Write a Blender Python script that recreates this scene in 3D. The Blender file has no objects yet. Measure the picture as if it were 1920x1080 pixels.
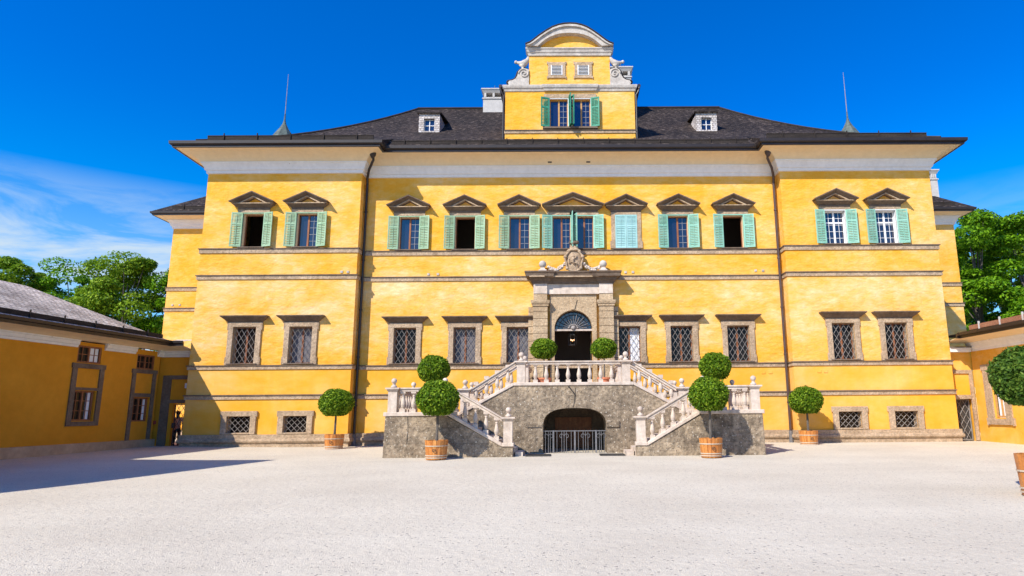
import bpy, bmesh, math, random
from mathutils import Vector, Matrix
random.seed(11)
PI = math.pi
SC = bpy.context.scene
COL = SC.collection

# ------------------------------------------------------------------ camera
cam_d = bpy.data.cameras.new('camera'); cam = bpy.data.objects.new('camera', cam_d); COL.objects.link(cam)
_R = Vector((0.99994208, -0.00741855, -0.00779786)); _U = Vector((0.00627295, -0.18703358, 0.98233349)); _F = Vector((0.00874595, 0.98232551, 0.18697621))
m = Matrix((_R, _U, -_F)).transposed().to_4x4(); m.translation = (0, -33.5, 1.82)
cam.matrix_world = m
cam_d.sensor_width = 36; cam_d.lens = 22.79; cam_d.shift_x = -0.0583
cam_d.clip_start = 0.1; cam_d.clip_end = 6000
SC.camera = cam
SC.view_settings.view_transform = 'Standard'; SC.view_settings.look = 'None'
SC.view_settings.exposure = 0.38; SC.view_settings.gamma = 1
SUN_DIR = Vector((0.82, 1.0, -1.13)).normalized()
sun_el = math.asin(-SUN_DIR.z)
sun_az = math.atan2(-SUN_DIR.x, -SUN_DIR.y)           # clockwise from +Y
# ------------------------------------------------------------------ world
W = bpy.data.worlds.new('World'); SC.world = W; W.use_nodes = True
nt = W.node_tree; nt.nodes.clear()
N = nt.nodes.new; Lk = nt.links.new
tc = N('ShaderNodeTexCoord')
sky = N('ShaderNodeTexSky'); sky.sky_type = 'NISHITA'; sky.sun_disc = False
sky.sun_elevation = sun_el; sky.sun_rotation = sun_az; sky.altitude = 400; sky.air_density = 1.0; sky.dust_density = 0.7; sky.ozone_density = 4.0
hs = N('ShaderNodeHueSaturation'); hs.inputs['Saturation'].default_value = 1.55; hs.inputs['Value'].default_value = 1.0; hs.inputs['Hue'].default_value = 0.494
Lk(sky.outputs[0], hs.inputs['Color'])
# thin cirrus near the horizon, defined by direction
mp = N('ShaderNodeMapping'); mp.inputs['Scale'].default_value = (3.0, 3.0, 14.0); mp.inputs['Rotation'].default_value = (0.0, 0.22, 0.0)
Lk(tc.outputs['Generated'], mp.inputs['Vector'])
cn = N('ShaderNodeTexNoise'); cn.inputs['Scale'].default_value = 1.6; cn.inputs['Detail'].default_value = 8; cn.inputs['Roughness'].default_value = 0.62; cn.inputs['Distortion'].default_value = 0.5
Lk(mp.outputs[0], cn.inputs['Vector'])
cr = N('ShaderNodeValToRGB'); cr.color_ramp.elements[0].position = 0.40; cr.color_ramp.elements[1].position = 0.58
Lk(cn.outputs['Fac'], cr.inputs[0])
sx = N('ShaderNodeSeparateXYZ'); Lk(tc.outputs['Generated'], sx.inputs[0])
mr = N('ShaderNodeMapRange'); mr.inputs['From Min'].default_value = 0.30; mr.inputs['From Max'].default_value = 0.21; Lk(sx.outputs['Z'], mr.inputs['Value'])
cb2 = N('ShaderNodeMath'); cb2.operation = 'MULTIPLY_ADD'; Lk(cr.outputs[0], cb2.inputs[0]); cb2.inputs[1].default_value = 0.76; cb2.inputs[2].default_value = 0.24
mx = N('ShaderNodeMath'); mx.operation = 'MULTIPLY'; Lk(cb2.outputs[0], mx.inputs[0]); Lk(mr.outputs[0], mx.inputs[1])
mr2 = N('ShaderNodeMapRange'); mr2.inputs['From Min'].default_value = 0.25; mr2.inputs['From Max'].default_value = -0.35; mr2.inputs['To Min'].default_value = 0.38; mr2.inputs['To Max'].default_value = 0.95; Lk(sx.outputs['X'], mr2.inputs['Value'])
mx2 = N('ShaderNodeMath'); mx2.operation = 'MULTIPLY'; Lk(mx.outputs[0], mx2.inputs[0]); Lk(mr2.outputs[0], mx2.inputs[1])
mc = N('ShaderNodeMix'); mc.data_type = 'RGBA'; ti = N('ShaderNodeMix'); ti.data_type = 'RGBA'; ti.blend_type = 'MULTIPLY'; ti.inputs['Factor'].default_value = 1; sx0 = N('ShaderNodeSeparateXYZ'); Lk(tc.outputs['Generated'], sx0.inputs[0]); hz_ = N('ShaderNodeMapRange'); hz_.inputs['From Min'].default_value = 0.45; hz_.inputs['From Max'].default_value = 0.18; hz_.interpolation_type = 'SMOOTHSTEP'; Lk(sx0.outputs['Z'], hz_.inputs['Value'])
tm = N('ShaderNodeMix'); tm.data_type = 'RGBA'; tm.inputs['A'].default_value = (0.60, 1.95, 3.15, 1); tm.inputs['B'].default_value = (1.6, 2.7, 3.1, 1); Lk(hz_.outputs[0], tm.inputs['Factor']); Lk(tm.outputs['Result'], ti.inputs['B']); Lk(hs.outputs[0], ti.inputs['A'])
Lk(mx2.outputs[0], mc.inputs['Factor']); Lk(ti.outputs['Result'], mc.inputs['A']); mc.inputs['B'].default_value = (8.6, 10.6, 12.6, 1)
bg = N('ShaderNodeBackground'); bg.inputs['Strength'].default_value = 0.056; Lk(mc.outputs['Result'], bg.inputs['Color'])
ow = N('ShaderNodeOutputWorld'); Lk(bg.outputs[0], ow.inputs['Surface'])
# ------------------------------------------------------------------ sun
sl = bpy.data.lights.new('sun', 'SUN'); sl.energy = 4.95; sl.angle = math.radians(0.5); sl.color = (1.0, 0.94, 0.84)
so = bpy.data.objects.new('sun', sl); COL.objects.link(so); so.rotation_euler = SUN_DIR.to_track_quat('-Z', 'Y').to_euler(); so.location = (-20, -40, 40)

# ------------------------------------------------------------------ materials
def noise_mat(name, cols, scale=3.0, stretch=(1, 1, 1), rough=0.9, bump=0.0, bscale=20.0, speck=None, speck_scale=30, spec=0.3, metal=0.0, mid=None, streak=None, pits=None, brick=None, rnd=0):
    """cols: list of (pos, (r,g,b)) for a large-scale noise ramp; mid=(scale, amount) value variation; speck=(color, threshold, width)"""
    M = bpy.data.materials.new(name); M.use_nodes = True; t = M.node_tree; b = t.nodes['Principled BSDF']; A = t.nodes.new; K = t.links.new
    b.inputs['Roughness'].default_value = rough; b.inputs['Metallic'].default_value = metal
    b.inputs['Specular IOR Level'].default_value = spec
    co = A('ShaderNodeTexCoord'); mpn = A('ShaderNodeMapping'); mpn.inputs['Scale'].default_value = stretch; K(co.outputs['Object'], mpn.inputs[0])
    n1 = A('ShaderNodeTexNoise'); n1.inputs['Scale'].default_value = scale; n1.inputs['Detail'].default_value = 7; n1.inputs['Roughness'].default_value = 0.6; n1.inputs['Distortion'].default_value = 0.3; K(mpn.outputs[0], n1.inputs['Vector'])
    rp = A('ShaderNodeValToRGB'); e = rp.color_ramp.elements
    e[0].position, e[0].color = cols[0][0], (*cols[0][1], 1); e[1].position, e[1].color = cols[-1][0], (*cols[-1][1], 1)
    for p, c in cols[1:-1]:
        q = e.new(p); q.color = (*c, 1)
    K(n1.outputs['Fac'], rp.inputs[0]); out = rp.outputs[0]
    def mul(out, fac_out, lo, hi):
        mrn = A('ShaderNodeMapRange'); mrn.inputs['From Min'].default_value = 0.3; mrn.inputs['From Max'].default_value = 0.7; mrn.inputs['To Min'].default_value = lo; mrn.inputs['To Max'].default_value = hi; K(fac_out, mrn.inputs['Value'])
        mm = A('ShaderNodeMix'); mm.data_type = 'RGBA'; mm.blend_type = 'MULTIPLY'; mm.inputs['Factor'].default_value = 1; K(out, mm.inputs['A']); K(mrn.outputs[0], mm.inputs['B']); return mm.outputs['Result']
    if mid:
        n2 = A('ShaderNodeTexNoise'); n2.inputs['Scale'].default_value = mid[0]; n2.inputs['Detail'].default_value = 5; n2.inputs['Roughness'].default_value = 0.65
        mp2 = A('ShaderNodeMapping'); mp2.inputs['Scale'].default_value = mid[2] if len(mid) > 2 else (1, 1, 1); K(co.outputs['Object'], mp2.inputs[0]); K(mp2.outputs[0], n2.inputs['Vector'])
        out = mul(out, n2.outputs['Fac'], 1 - mid[1], 1 + mid[1])
    if speck:
        n3 = A('ShaderNodeTexNoise'); n3.inputs['Scale'].default_value = speck_scale; n3.inputs['Detail'].default_value = 3; n3.inputs['Roughness'].default_value = 0.7; K(co.outputs['Object'], n3.inputs['Vector'])
        rr = A('ShaderNodeMapRange'); rr.inputs['From Min'].default_value = speck[1]; rr.inputs['From Max'].default_value = speck[1] + speck[2]; K(n3.outputs['Fac'], rr.inputs['Value'])
        mm = A('ShaderNodeMix'); mm.data_type = 'RGBA'; K(rr.outputs[0], mm.inputs['Factor']); K(out, mm.inputs['A']); mm.inputs['B'].default_value = (*speck[0], 1); out = mm.outputs['Result']
    if pits:
        n4 = A('ShaderNodeTexVoronoi'); n4.inputs['Scale'].default_value = pits[1]; K(co.outputs['Object'], n4.inputs['Vector'])
        rr = A('ShaderNodeMapRange'); rr.inputs['From Min'].default_value = pits[2]; rr.inputs['From Max'].default_value = pits[2] * 0.4; rr.inputs['To Max'].default_value = 0.85; K(n4.outputs['Distance'], rr.inputs['Value'])
        mm = A('ShaderNodeMix'); mm.data_type = 'RGBA'; K(rr.outputs[0], mm.inputs['Factor']); K(out, mm.inputs['A']); mm.inputs['B'].default_value = (*pits[0], 1); out = mm.outputs['Result']
    if brick:
        sp_ = A('ShaderNodeSeparateXYZ'); K(co.outputs['Object'], sp_.inputs[0]); cb_ = A('ShaderNodeCombineXYZ'); K(sp_.outputs[0], cb_.inputs[0]); K(sp_.outputs[2], cb_.inputs[1])
        bt = A('ShaderNodeTexBrick'); bt.inputs['Scale'].default_value = 1; bt.inputs['Brick Width'].default_value = brick[0]; bt.inputs['Row Height'].default_value = brick[1]; bt.inputs['Mortar Size'].default_value = 0.012; bt.inputs['Mortar Smooth'].default_value = 0.6
        bt.inputs['Color1'].default_value = (0.94, 0.94, 0.94, 1); bt.inputs['Color2'].default_value = (1.06, 1.05, 1.03, 1); bt.inputs['Mortar'].default_value = (brick[2],) * 3 + (1,); K(cb_.outputs[0], bt.inputs['Vector'])
        mm = A('ShaderNodeMix'); mm.data_type = 'RGBA'; mm.blend_type = 'MULTIPLY'; mm.inputs['Factor'].default_value = 1; K(out, mm.inputs['A']); K(bt.outputs['Color'], mm.inputs['B']); out = mm.outputs['Result']
    if streak:
        ms = A('ShaderNodeMapping'); ms.inputs['Scale'].default_value = (streak[0], streak[0], streak[1]); K(co.outputs['Object'], ms.inputs[0]); ns = A('ShaderNodeTexNoise'); ns.inputs['Scale'].default_value = 1; ns.inputs['Detail'].default_value = 6; ns.inputs['Roughness'].default_value = 0.7; K(ms.outputs[0], ns.inputs['Vector']); out = mul(out, ns.outputs['Fac'], 1 + streak[2], 1 - streak[2])
    if rnd:
        oi = A('ShaderNodeObjectInfo'); rm = A('ShaderNodeMapRange'); rm.inputs['To Min'].default_value = 1 - rnd; rm.inputs['To Max'].default_value = 1 + rnd; K(oi.outputs['Random'], rm.inputs['Value'])
        mm = A('ShaderNodeMix'); mm.data_type = 'RGBA'; mm.blend_type = 'MULTIPLY'; mm.inputs['Factor'].default_value = 1; K(out, mm.inputs['A']); K(rm.outputs[0], mm.inputs['B']); out = mm.outputs['Result']
    K(out, b.inputs['Base Color'])
    if bump:
        nb = A('ShaderNodeTexNoise'); nb.inputs['Scale'].default_value = bscale; nb.inputs['Detail'].default_value = 6; nb.inputs['Roughness'].default_value = 0.6; K(mpn.outputs[0], nb.inputs['Vector'])
        bp = A('ShaderNodeBump'); bp.inputs['Strength'].default_value = bump; bp.inputs['Distance'].default_value = 0.05; K(nb.outputs['Fac'], bp.inputs['Height']); K(bp.outputs[0], b.inputs['Normal'])
    return M

M = {}
def plaster_mat():
    """lime plaster: smooth and deep yellow at the foot, paler and trowelled rough above the window-sill course"""
    g = bpy.data.materials.new('yellow_plaster'); g.use_nodes = True; t = g.node_tree; b = t.nodes['Principled BSDF']; A = t.nodes.new; K = t.links.new
    b.inputs['Roughness'].default_value = 0.95; b.inputs['Specular IOR Level'].default_value = 0.1
    co = A('ShaderNodeTexCoord'); s = A('ShaderNodeSeparateXYZ'); K(co.outputs['Object'], s.inputs[0])
    def nz(sc, det, ro=0.6, st=(1, 1, 1), dist=0.0):
        mp_ = A('ShaderNodeMapping'); mp_.inputs['Scale'].default_value = st; K(co.outputs['Object'], mp_.inputs[0])
        n = A('ShaderNodeTexNoise'); n.inputs['Scale'].default_value = sc; n.inputs['Detail'].default_value = det; n.inputs['Roughness'].default_value = ro; n.inputs['Distortion'].default_value = dist; K(mp_.outputs[0], n.inputs['Vector']); return n.outputs['Fac']
    def mrg(v, a, b_, c, d):
        m_ = A('ShaderNodeMapRange'); m_.inputs['From Min'].default_value = a; m_.inputs['From Max'].default_value = b_; m_.inputs['To Min'].default_value = c; m_.inputs['To Max'].default_value = d; K(v, m_.inputs['Value']); return m_.outputs[0]
    def op(o, a, b_):
        m_ = A('ShaderNodeMath'); m_.operation = o
        for k, v in enumerate((a, b_)):
            if isinstance(v, (int, float)): m_.inputs[k].default_value = v
            else: K(v, m_.inputs[k])
        return m_.outputs[0]
    z = s.outputs[2]
    up = mrg(z, 4.15, 4.3, 0.0, 1.0); mid_ = op('MULTIPLY', mrg(z, 4.6, 6.6, 0.0, 1.0), mrg(z, 8.6, 9.4, 1.0, 0.35))
    big = nz(0.38, 8, 0.62, (0.75, 1, 1.2), 0.3); med = nz(2.4, 6, 0.65, (0.7, 1, 1.6), 0.4)
    fac = op('ADD', op('ADD', mrg(big, 0.32, 0.68, -0.30, 0.42), op('MULTIPLY', mid_, 0.26)), op('MULTIPLY', mrg(med, 0.3, 0.7, -0.22, 0.26), op('ADD', op('MULTIPLY', up, 0.75), 0.25)))
    fac = op('ADD', fac, 0.17)
    rp = A('ShaderNodeValToRGB'); e = rp.color_ramp.elements
    e[0].position = 0.0; e[0].color = (0.78, 0.36, 0.032, 1); e[1].position = 1.0; e[1].color = (0.80, 0.60, 0.32, 1)
    for p, c in ((0.25, (0.785, 0.405, 0.065)), (0.5, (0.80, 0.455, 0.125)), (0.75, (0.81, 0.52, 0.22))):
        q = e.new(p); q.color = (*c, 1)
    K(fac, rp.inputs[0])
    st_ = mrg(nz(1.0, 6, 0.7, (2.6, 2.6, 0.22)), 0.3, 0.7, 1.05, 0.95); dirt = mrg(op('ADD', z, mrg(nz(1.3, 5), 0.3, 0.7, -0.35, 0.35)), 0.6, 1.6, 0.93, 1.0)
    m2 = A('ShaderNodeMix'); m2.data_type = 'RGBA'; m2.blend_type = 'MULTIPLY'; m2.inputs['Factor'].default_value = 1; K(rp.outputs[0], m2.inputs['A']); K(op('MULTIPLY', st_, dirt), m2.inputs['B']); K(m2.outputs['Result'], b.inputs['Base Color'])
    h = op('ADD', nz(1.9, 7, 0.62, (0.8, 1, 1.3)), op('MULTIPLY', op('MULTIPLY', nz(6.5, 5, 0.6, (0.7, 1, 1.5)), up), 0.45))
    bp = A('ShaderNodeBump'); bp.inputs['Distance'].default_value = 0.06; K(mrg(up, 0, 1, 0.35, 1.0), bp.inputs['Strength']); K(h, bp.inputs['Height']); K(bp.outputs[0], b.inputs['Normal'])
    return g
M['plaster'] = plaster_mat()
M['base_render'] = noise_mat('brownish_base_render', [(0.3, (0.44, 0.29, 0.17)), (0.7, (0.55, 0.38, 0.24))], scale=0.8, mid=(4, 0.14), streak=(2, 0.6, 0.1), bump=0.4, bscale=6)
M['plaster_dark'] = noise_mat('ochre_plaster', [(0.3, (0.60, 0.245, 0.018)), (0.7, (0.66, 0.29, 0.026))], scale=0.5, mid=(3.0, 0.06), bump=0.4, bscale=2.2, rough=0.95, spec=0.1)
M['stone'] = noise_mat('conglomerate_stone', [(0.3, (0.34, 0.235, 0.145)), (0.7, (0.52, 0.385, 0.255))], scale=1.2, mid=(9, 0.32), speck=((0.16, 0.11, 0.08), 0.60, 0.08), speck_scale=26, bump=0.9, bscale=14, rough=0.95)
M['stone_portal'] = noise_mat('tan_portal_stone', [(0.3, (0.38, 0.265, 0.155)), (0.7, (0.54, 0.40, 0.25))], scale=1.1, mid=(9, 0.26), speck=((0.20, 0.13, 0.08), 0.61, 0.07), speck_scale=22, bump=0.9, bscale=12, rough=0.95)
M['stone_dark'] = noise_mat('weathered_and_shade_stone', [(0.3, (0.12, 0.08, 0.055)), (0.7, (0.20, 0.145, 0.10))], scale=1.5, mid=(9, 0.22), bump=0.6, bscale=14)  # dark weathered stone; also painted shade on the left outbuilding's surrounds
M['stone_grey'] = noise_mat('grey_staircase_stone', [(0.28, (0.12, 0.086, 0.058)), (0.42, (0.205, 0.155, 0.105)), (0.56, (0.295, 0.225, 0.152)), (0.72, (0.41, 0.31, 0.205))], scale=0.8, mid=(6.0, 0.5), speck=((0.60, 0.53, 0.43), 0.60, 0.06), speck_scale=10, pits=((0.06, 0.045, 0.032), 9.5, 0.24), brick=(1.45, 0.62, 0.72), streak=(2.2, 0.4, 0.12), bump=1.0, bscale=8)
M['marble'] = noise_mat('pale_limestone', [(0.3, (0.44, 0.345, 0.265)), (0.5, (0.57, 0.465, 0.375)), (0.75, (0.69, 0.59, 0.49))], scale=1.4, mid=(5, 0.16), streak=(7, 1.2, 0.10), bump=0.25, bscale=18, rough=0.75)
M['white'] = noise_mat('white_plaster', [(0.3, (0.74, 0.71, 0.67)), (0.7, (0.82, 0.79, 0.75))], scale=1.2, mid=(5, 0.06), speck=((0.50, 0.40, 0.33), 0.70, 0.03), speck_scale=2.2, bump=0.2, bscale=9)
M['white_gable'] = noise_mat('old_white_plaster', [(0.3, (0.40, 0.35, 0.30)), (0.7, (0.54, 0.49, 0.43))], scale=1.6, mid=(4, 0.2), streak=(5, 0.8, 0.14), bump=0.3, bscale=9)
M['soffit'] = noise_mat('cream_plaster', [(0.3, (0.78, 0.61, 0.37)), (0.7, (0.82, 0.66, 0.43))], scale=0.7, mid=(4, 0.05), bump=0.15, bscale=5)
M['gutter'] = noise_mat('brown_gutter_metal', [(0.3, (0.016, 0.010, 0.008)), (0.7, (0.030, 0.019, 0.015))], scale=2, rough=0.45, spec=0.5)
M['pipe'] = noise_mat('brown_pipe_metal', [(0.3, (0.055, 0.032, 0.027)), (0.7, (0.09, 0.055, 0.045))], scale=2, rough=0.4, spec=0.5)
M['timber_dark'] = noise_mat('weathered_timber', [(0.3, (0.016, 0.012, 0.010)), (0.7, (0.045, 0.034, 0.028))], scale=3, stretch=(0.3, 1, 3), mid=(12, 0.3), rough=0.9)
M['timber_red'] = noise_mat('reddish_timber', [(0.3, (0.22, 0.09, 0.045)), (0.7, (0.34, 0.16, 0.09))], scale=3, mid=(12, 0.2))
M['shutter_mint'] = noise_mat('mint_shutter_paint', [(0.3, (0.20, 0.45, 0.33)), (0.7, (0.31, 0.55, 0.43))], scale=1.7, mid=(10, 0.10), speck=((0.17, 0.27, 0.19), 0.70, 0.02), speck_scale=12, rough=0.6, bump=0.1, streak=(9, 1.0, 0.08), rnd=0.10)
M['shutter_sage'] = noise_mat('sage_shutter_paint', [(0.3, (0.24, 0.38, 0.22)), (0.7, (0.35, 0.49, 0.32))], scale=1.7, mid=(10, 0.12), speck=((0.15, 0.22, 0.12), 0.68, 0.02), speck_scale=12, rough=0.6, bump=0.1, streak=(9, 1.0, 0.08), rnd=0.10)
M['shutter_aqua'] = noise_mat('aqua_shutter_paint', [(0.3, (0.28, 0.50, 0.47)), (0.7, (0.36, 0.58, 0.56))], scale=2, mid=(10, 0.06), rough=0.6)
M['shutter_green'] = noise_mat('green_shutter_paint', [(0.3, (0.025, 0.20, 0.12)), (0.7, (0.06, 0.30, 0.19))], scale=2, mid=(10, 0.1), rough=0.55)
M['sash'] = noise_mat('brown_sash_wood', [(0.3, (0.20, 0.07, 0.03)), (0.7, (0.33, 0.13, 0.055))], scale=3, stretch=(3, 3, 0.5), mid=(14, 0.2), rough=0.6)
M['sash_pale'] = noise_mat('honey_sash_wood', [(0.3, (0.42, 0.22, 0.07)), (0.7, (0.55, 0.31, 0.11))], scale=3, mid=(14, 0.2), rough=0.6)
M['sash_white'] = noise_mat('white_sash_paint', [(0.3, (0.70, 0.69, 0.67)), (0.7, (0.80, 0.79, 0.78))], scale=3, rough=0.6)
M['grille'] = noise_mat('iron_grille', [(0.3, (0.19, 0.165, 0.145)), (0.7, (0.32, 0.285, 0.255))], scale=3, mid=(10, 0.2), rough=0.6, spec=0.4)
M['lead'] = noise_mat('lead_cames', [(0.3, (0.20, 0.21, 0.24)), (0.7, (0.34, 0.35, 0.38))], scale=3, rough=0.6)
M['iron'] = noise_mat('wrought_iron', [(0.3, (0.10, 0.095, 0.095)), (0.7, (0.19, 0.18, 0.18))], scale=3, mid=(10, 0.2), rough=0.5, spec=0.5)
M['iron_dark'] = noise_mat('dark_iron', [(0.3, (0.03, 0.026, 0.024)), (0.7, (0.06, 0.055, 0.05))], scale=3, rough=0.5, spec=0.5)
M['copper'] = noise_mat('green_grey_copper', [(0.3, (0.06, 0.075, 0.065)), (0.7, (0.13, 0.16, 0.135))], scale=3, mid=(6, 0.2), rough=0.6)
M['room'] = noise_mat('dim_room_plaster', [(0.3, (0.10, 0.075, 0.06)), (0.7, (0.14, 0.11, 0.09))], scale=0.6)
M['hall'] = noise_mat('hall_plaster', [(0.3, (0.76, 0.62, 0.55)), (0.7, (0.82, 0.68, 0.60))], scale=0.6)
M['curtain'] = noise_mat('white_curtain', [(0.3, (0.66, 0.66, 0.68)), (0.7, (0.78, 0.78, 0.80))], scale=3, stretch=(4, 1, 0.4), bump=0.5, bscale=5)
M['terracotta'] = noise_mat('terracotta', [(0.3, (0.48, 0.15, 0.07)), (0.7, (0.60, 0.22, 0.12))], scale=4, mid=(9, 0.15))
M['tub_wood'] = noise_mat('varnished_stave_wood', [(0.3, (0.36, 0.11, 0.02)), (0.5, (0.52, 0.19, 0.04)), (0.7, (0.66, 0.30, 0.08))], scale=2.2, stretch=(4, 4, 0.4), mid=(16, 0.22), rough=0.4, spec=0.5)
M['hoop'] = noise_mat('tub_hoop', [(0.3, (0.46, 0.36, 0.25)), (0.7, (0.60, 0.50, 0.38))], scale=4, rough=0.6)
M['soil'] = noise_mat('soil', [(0.3, (0.05, 0.035, 0.02)), (0.7, (0.09, 0.06, 0.04))], scale=9, bump=0.8)
M['bark'] = noise_mat('bark', [(0.3, (0.09, 0.075, 0.06)), (0.7, (0.17, 0.145, 0.12))], scale=5, stretch=(3, 3, 0.8), bump=0.8, bscale=12)
M['chimney'] = noise_mat('chimney_render', [(0.3, (0.44, 0.41, 0.375)), (0.7, (0.54, 0.505, 0.465))], scale=2, mid=(7, 0.08))
M['shirt'] = noise_mat('pale_pink_cloth', [(0.3, (0.52, 0.36, 0.28)), (0.7, (0.60, 0.44, 0.35))], scale=5)
M['trousers'] = noise_mat('dark_cloth', [(0.3, (0.018, 0.018, 0.025)), (0.7, (0.03, 0.03, 0.04))], scale=5)
M['skin'] = noise_mat('skin', [(0.3, (0.50, 0.30, 0.21)), (0.7, (0.56, 0.35, 0.25))], scale=5, rough=0.6)
M['hair'] = noise_mat('dark_hair', [(0.3, (0.02, 0.012, 0.008)), (0.7, (0.04, 0.025, 0.015))], scale=9, rough=0.5)
M['redbox'] = noise_mat('red_paint', [(0.3, (0.30, 0.05, 0.03)), (0.7, (0.36, 0.07, 0.04))], scale=5)
M['candle'] = bpy.data.materials.new('lit_bulb'); M['candle'].use_nodes = True
_b = M['candle'].node_tree.nodes['Principled BSDF']; _b.inputs['Emission Color'].default_value = (1, 0.45, 0.12, 1); _b.inputs['Emission Strength'].default_value = 2.0

def glass_mat(name, col, rough=0.04, spec=1.0, ior=1.75):
    g = bpy.data.materials.new(name); g.use_nodes = True; b = g.node_tree.nodes['Principled BSDF']
    b.inputs['Base Color'].default_value = (*col, 1); b.inputs['Roughness'].default_value = rough; b.inputs['IOR'].default_value = ior; b.inputs['Specular IOR Level'].default_value = spec * 0.5
    n = g.node_tree.nodes.new('ShaderNodeTexNoise'); n.inputs['Scale'].default_value = 1.3; c = g.node_tree.nodes.new('ShaderNodeTexCoord'); bu = g.node_tree.nodes.new('ShaderNodeBump')
    bu.inputs['Strength'].default_value = 0.12; bu.inputs['Distance'].default_value = 0.02
    L = g.node_tree.links.new; L(c.outputs['Object'], n.inputs['Vector']); L(n.outputs['Fac'], bu.inputs['Height']); L(bu.outputs[0], b.inputs['Normal'])
    return g
M['glass'] = glass_mat('dark_window_glass', (0.010, 0.013, 0.035), spec=1.2, ior=1.75)
M['glass_low'] = glass_mat('dim_window_glass', (0.018, 0.014, 0.012), rough=0.22, spec=0.5, ior=1.5)
M['glass_milk'] = glass_mat('curtained_glass', (0.15, 0.14, 0.15), rough=0.3, spec=0.5, ior=1.5)

def shingle_mat(name, c1, c2, fleck, bw=0.16, bh=0.17, mortar=(0.01, 0.008, 0.007), sidefac=0.5):
    g = bpy.data.materials.new(name); g.use_nodes = True; t = g.node_tree; b = t.nodes['Principled BSDF']; A = t.nodes.new; K = t.links.new
    b.inputs['Roughness'].default_value = 0.85; b.inputs['Specular IOR Level'].default_value = 0.25
    co = A('ShaderNodeTexCoord'); s = A('ShaderNodeSeparateXYZ'); K(co.outputs['Object'], s.inputs[0])
    ge = A('ShaderNodeNewGeometry'); sn = A('ShaderNodeSeparateXYZ'); K(ge.outputs['Normal'], sn.inputs[0])
    ax = A('ShaderNodeMath'); ax.operation = 'ABSOLUTE'; K(sn.outputs['X'], ax.inputs[0]); ay = A('ShaderNodeMath'); ay.operation = 'ABSOLUTE'; K(sn.outputs['Y'], ay.inputs[0])
    gt = A('ShaderNodeMath'); gt.operation = 'GREATER_THAN'; K(ax.outputs[0], gt.inputs[0]); K(ay.outputs[0], gt.inputs[1])
    def mixf(fac, a, bb):
        q = A('ShaderNodeMix'); q.data_type = 'FLOAT'; K(fac, q.inputs['Factor']); K(a, q.inputs['A']); K(bb, q.inputs['B']); return q.outputs['Result']
    u = mixf(gt.outputs[0], s.outputs['X'], s.outputs['Y'])
    zz = A('ShaderNodeMath'); zz.operation = 'MULTIPLY'; K(s.outputs['Z'], zz.inputs[0]); zz.inputs[1].default_value = 1.7
    nw = A('ShaderNodeTexNoise'); nw.inputs['Scale'].default_value = 1.6; nw.inputs['Detail'].default_value = 4; K(co.outputs['Object'], nw.inputs['Vector'])
    wv = A('ShaderNodeMath'); wv.operation = 'MULTIPLY_ADD'; K(nw.outputs['Fac'], wv.inputs[0]); wv.inputs[1].default_value = 0.12; K(zz.outputs[0], wv.inputs[2])
    cb = A('ShaderNodeCombineXYZ'); K(u, cb.inputs[0]); K(wv.outputs[0], cb.inputs[1])
    br = A('ShaderNodeTexBrick'); br.inputs['Scale'].default_value = 1; br.inputs['Brick Width'].default_value = bw; br.inputs['Row Height'].default_value = bh; br.inputs['Mortar Size'].default_value = 0.012
    br.inputs['Color1'].default_value = (*c1, 1); br.inputs['Color2'].default_value = (*c2, 1); br.inputs['Mortar'].default_value = (*mortar, 1); br.offset = 0.37; K(cb.outputs[0], br.inputs['Vector'])
    # irregular per-shingle flecks
    sc = A('ShaderNodeVectorMath'); sc.operation = 'MULTIPLY'; K(cb.outputs[0], sc.inputs[0]); sc.inputs[1].default_value = (3.2, 6.5, 1)
    nf = A('ShaderNodeTexNoise'); nf.inputs['Scale'].default_value = 1; nf.inputs['Detail'].default_value = 4; nf.inputs['Roughness'].default_value = 0.7; K(sc.outputs[0], nf.inputs['Vector'])
    rr = A('ShaderNodeMapRange'); rr.inputs['From Min'].default_value = 0.54; rr.inputs['From Max'].default_value = 0.72; K(nf.outputs['Fac'], rr.inputs['Value'])
    mm = A('ShaderNodeMix'); mm.data_type = 'RGBA'; K(rr.outputs[0], mm.inputs['Factor']); K(br.outputs['Color'], mm.inputs['A']); mm.inputs['B'].default_value = (*fleck, 1)
    nl = A('ShaderNodeTexNoise'); nl.inputs['Scale'].default_value = 0.5; nl.inputs['Detail'].default_value = 5; K(co.outputs['Object'], nl.inputs['Vector'])
    r2 = A('ShaderNodeMapRange'); r2.inputs['From Min'].default_value = 0.3; r2.inputs['From Max'].default_value = 0.7; r2.inputs['To Min'].default_value = 0.65; r2.inputs['To Max'].default_value = 1.35; K(nl.outputs['Fac'], r2.inputs['Value'])
    m2 = A('ShaderNodeMix'); m2.data_type = 'RGBA'; m2.blend_type = 'MULTIPLY'; m2.inputs['Factor'].default_value = 1; K(mm.outputs['Result'], m2.inputs['A']); K(r2.outputs[0], m2.inputs['B'])
    K(m2.outputs['Result'], b.inputs['Base Color'])
    bp = A('ShaderNodeBump'); bp.inputs['Strength'].default_value = 0.9; bp.inputs['Distance'].default_value = 0.05
    ad = A('ShaderNodeMath'); ad.operation = 'ADD'; K(nf.outputs['Fac'], ad.inputs[0]); K(br.outputs['Fac'], ad.inputs[1]); 
    iv = A('ShaderNodeMath'); iv.operation = 'SUBTRACT'; K(nf.outputs['Fac'], iv.inputs[0]); K(br.outputs['Fac'], iv.inputs[1]); K(iv.outputs[0], bp.inputs['Height']); K(bp.outputs[0], b.inputs['Normal'])
    return g
M['shingle'] = shingle_mat('brown_wood_shingles', (0.014, 0.009, 0.007), (0.040, 0.027, 0.021), (0.22, 0.17, 0.14), bw=0.24, bh=0.2)
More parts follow.
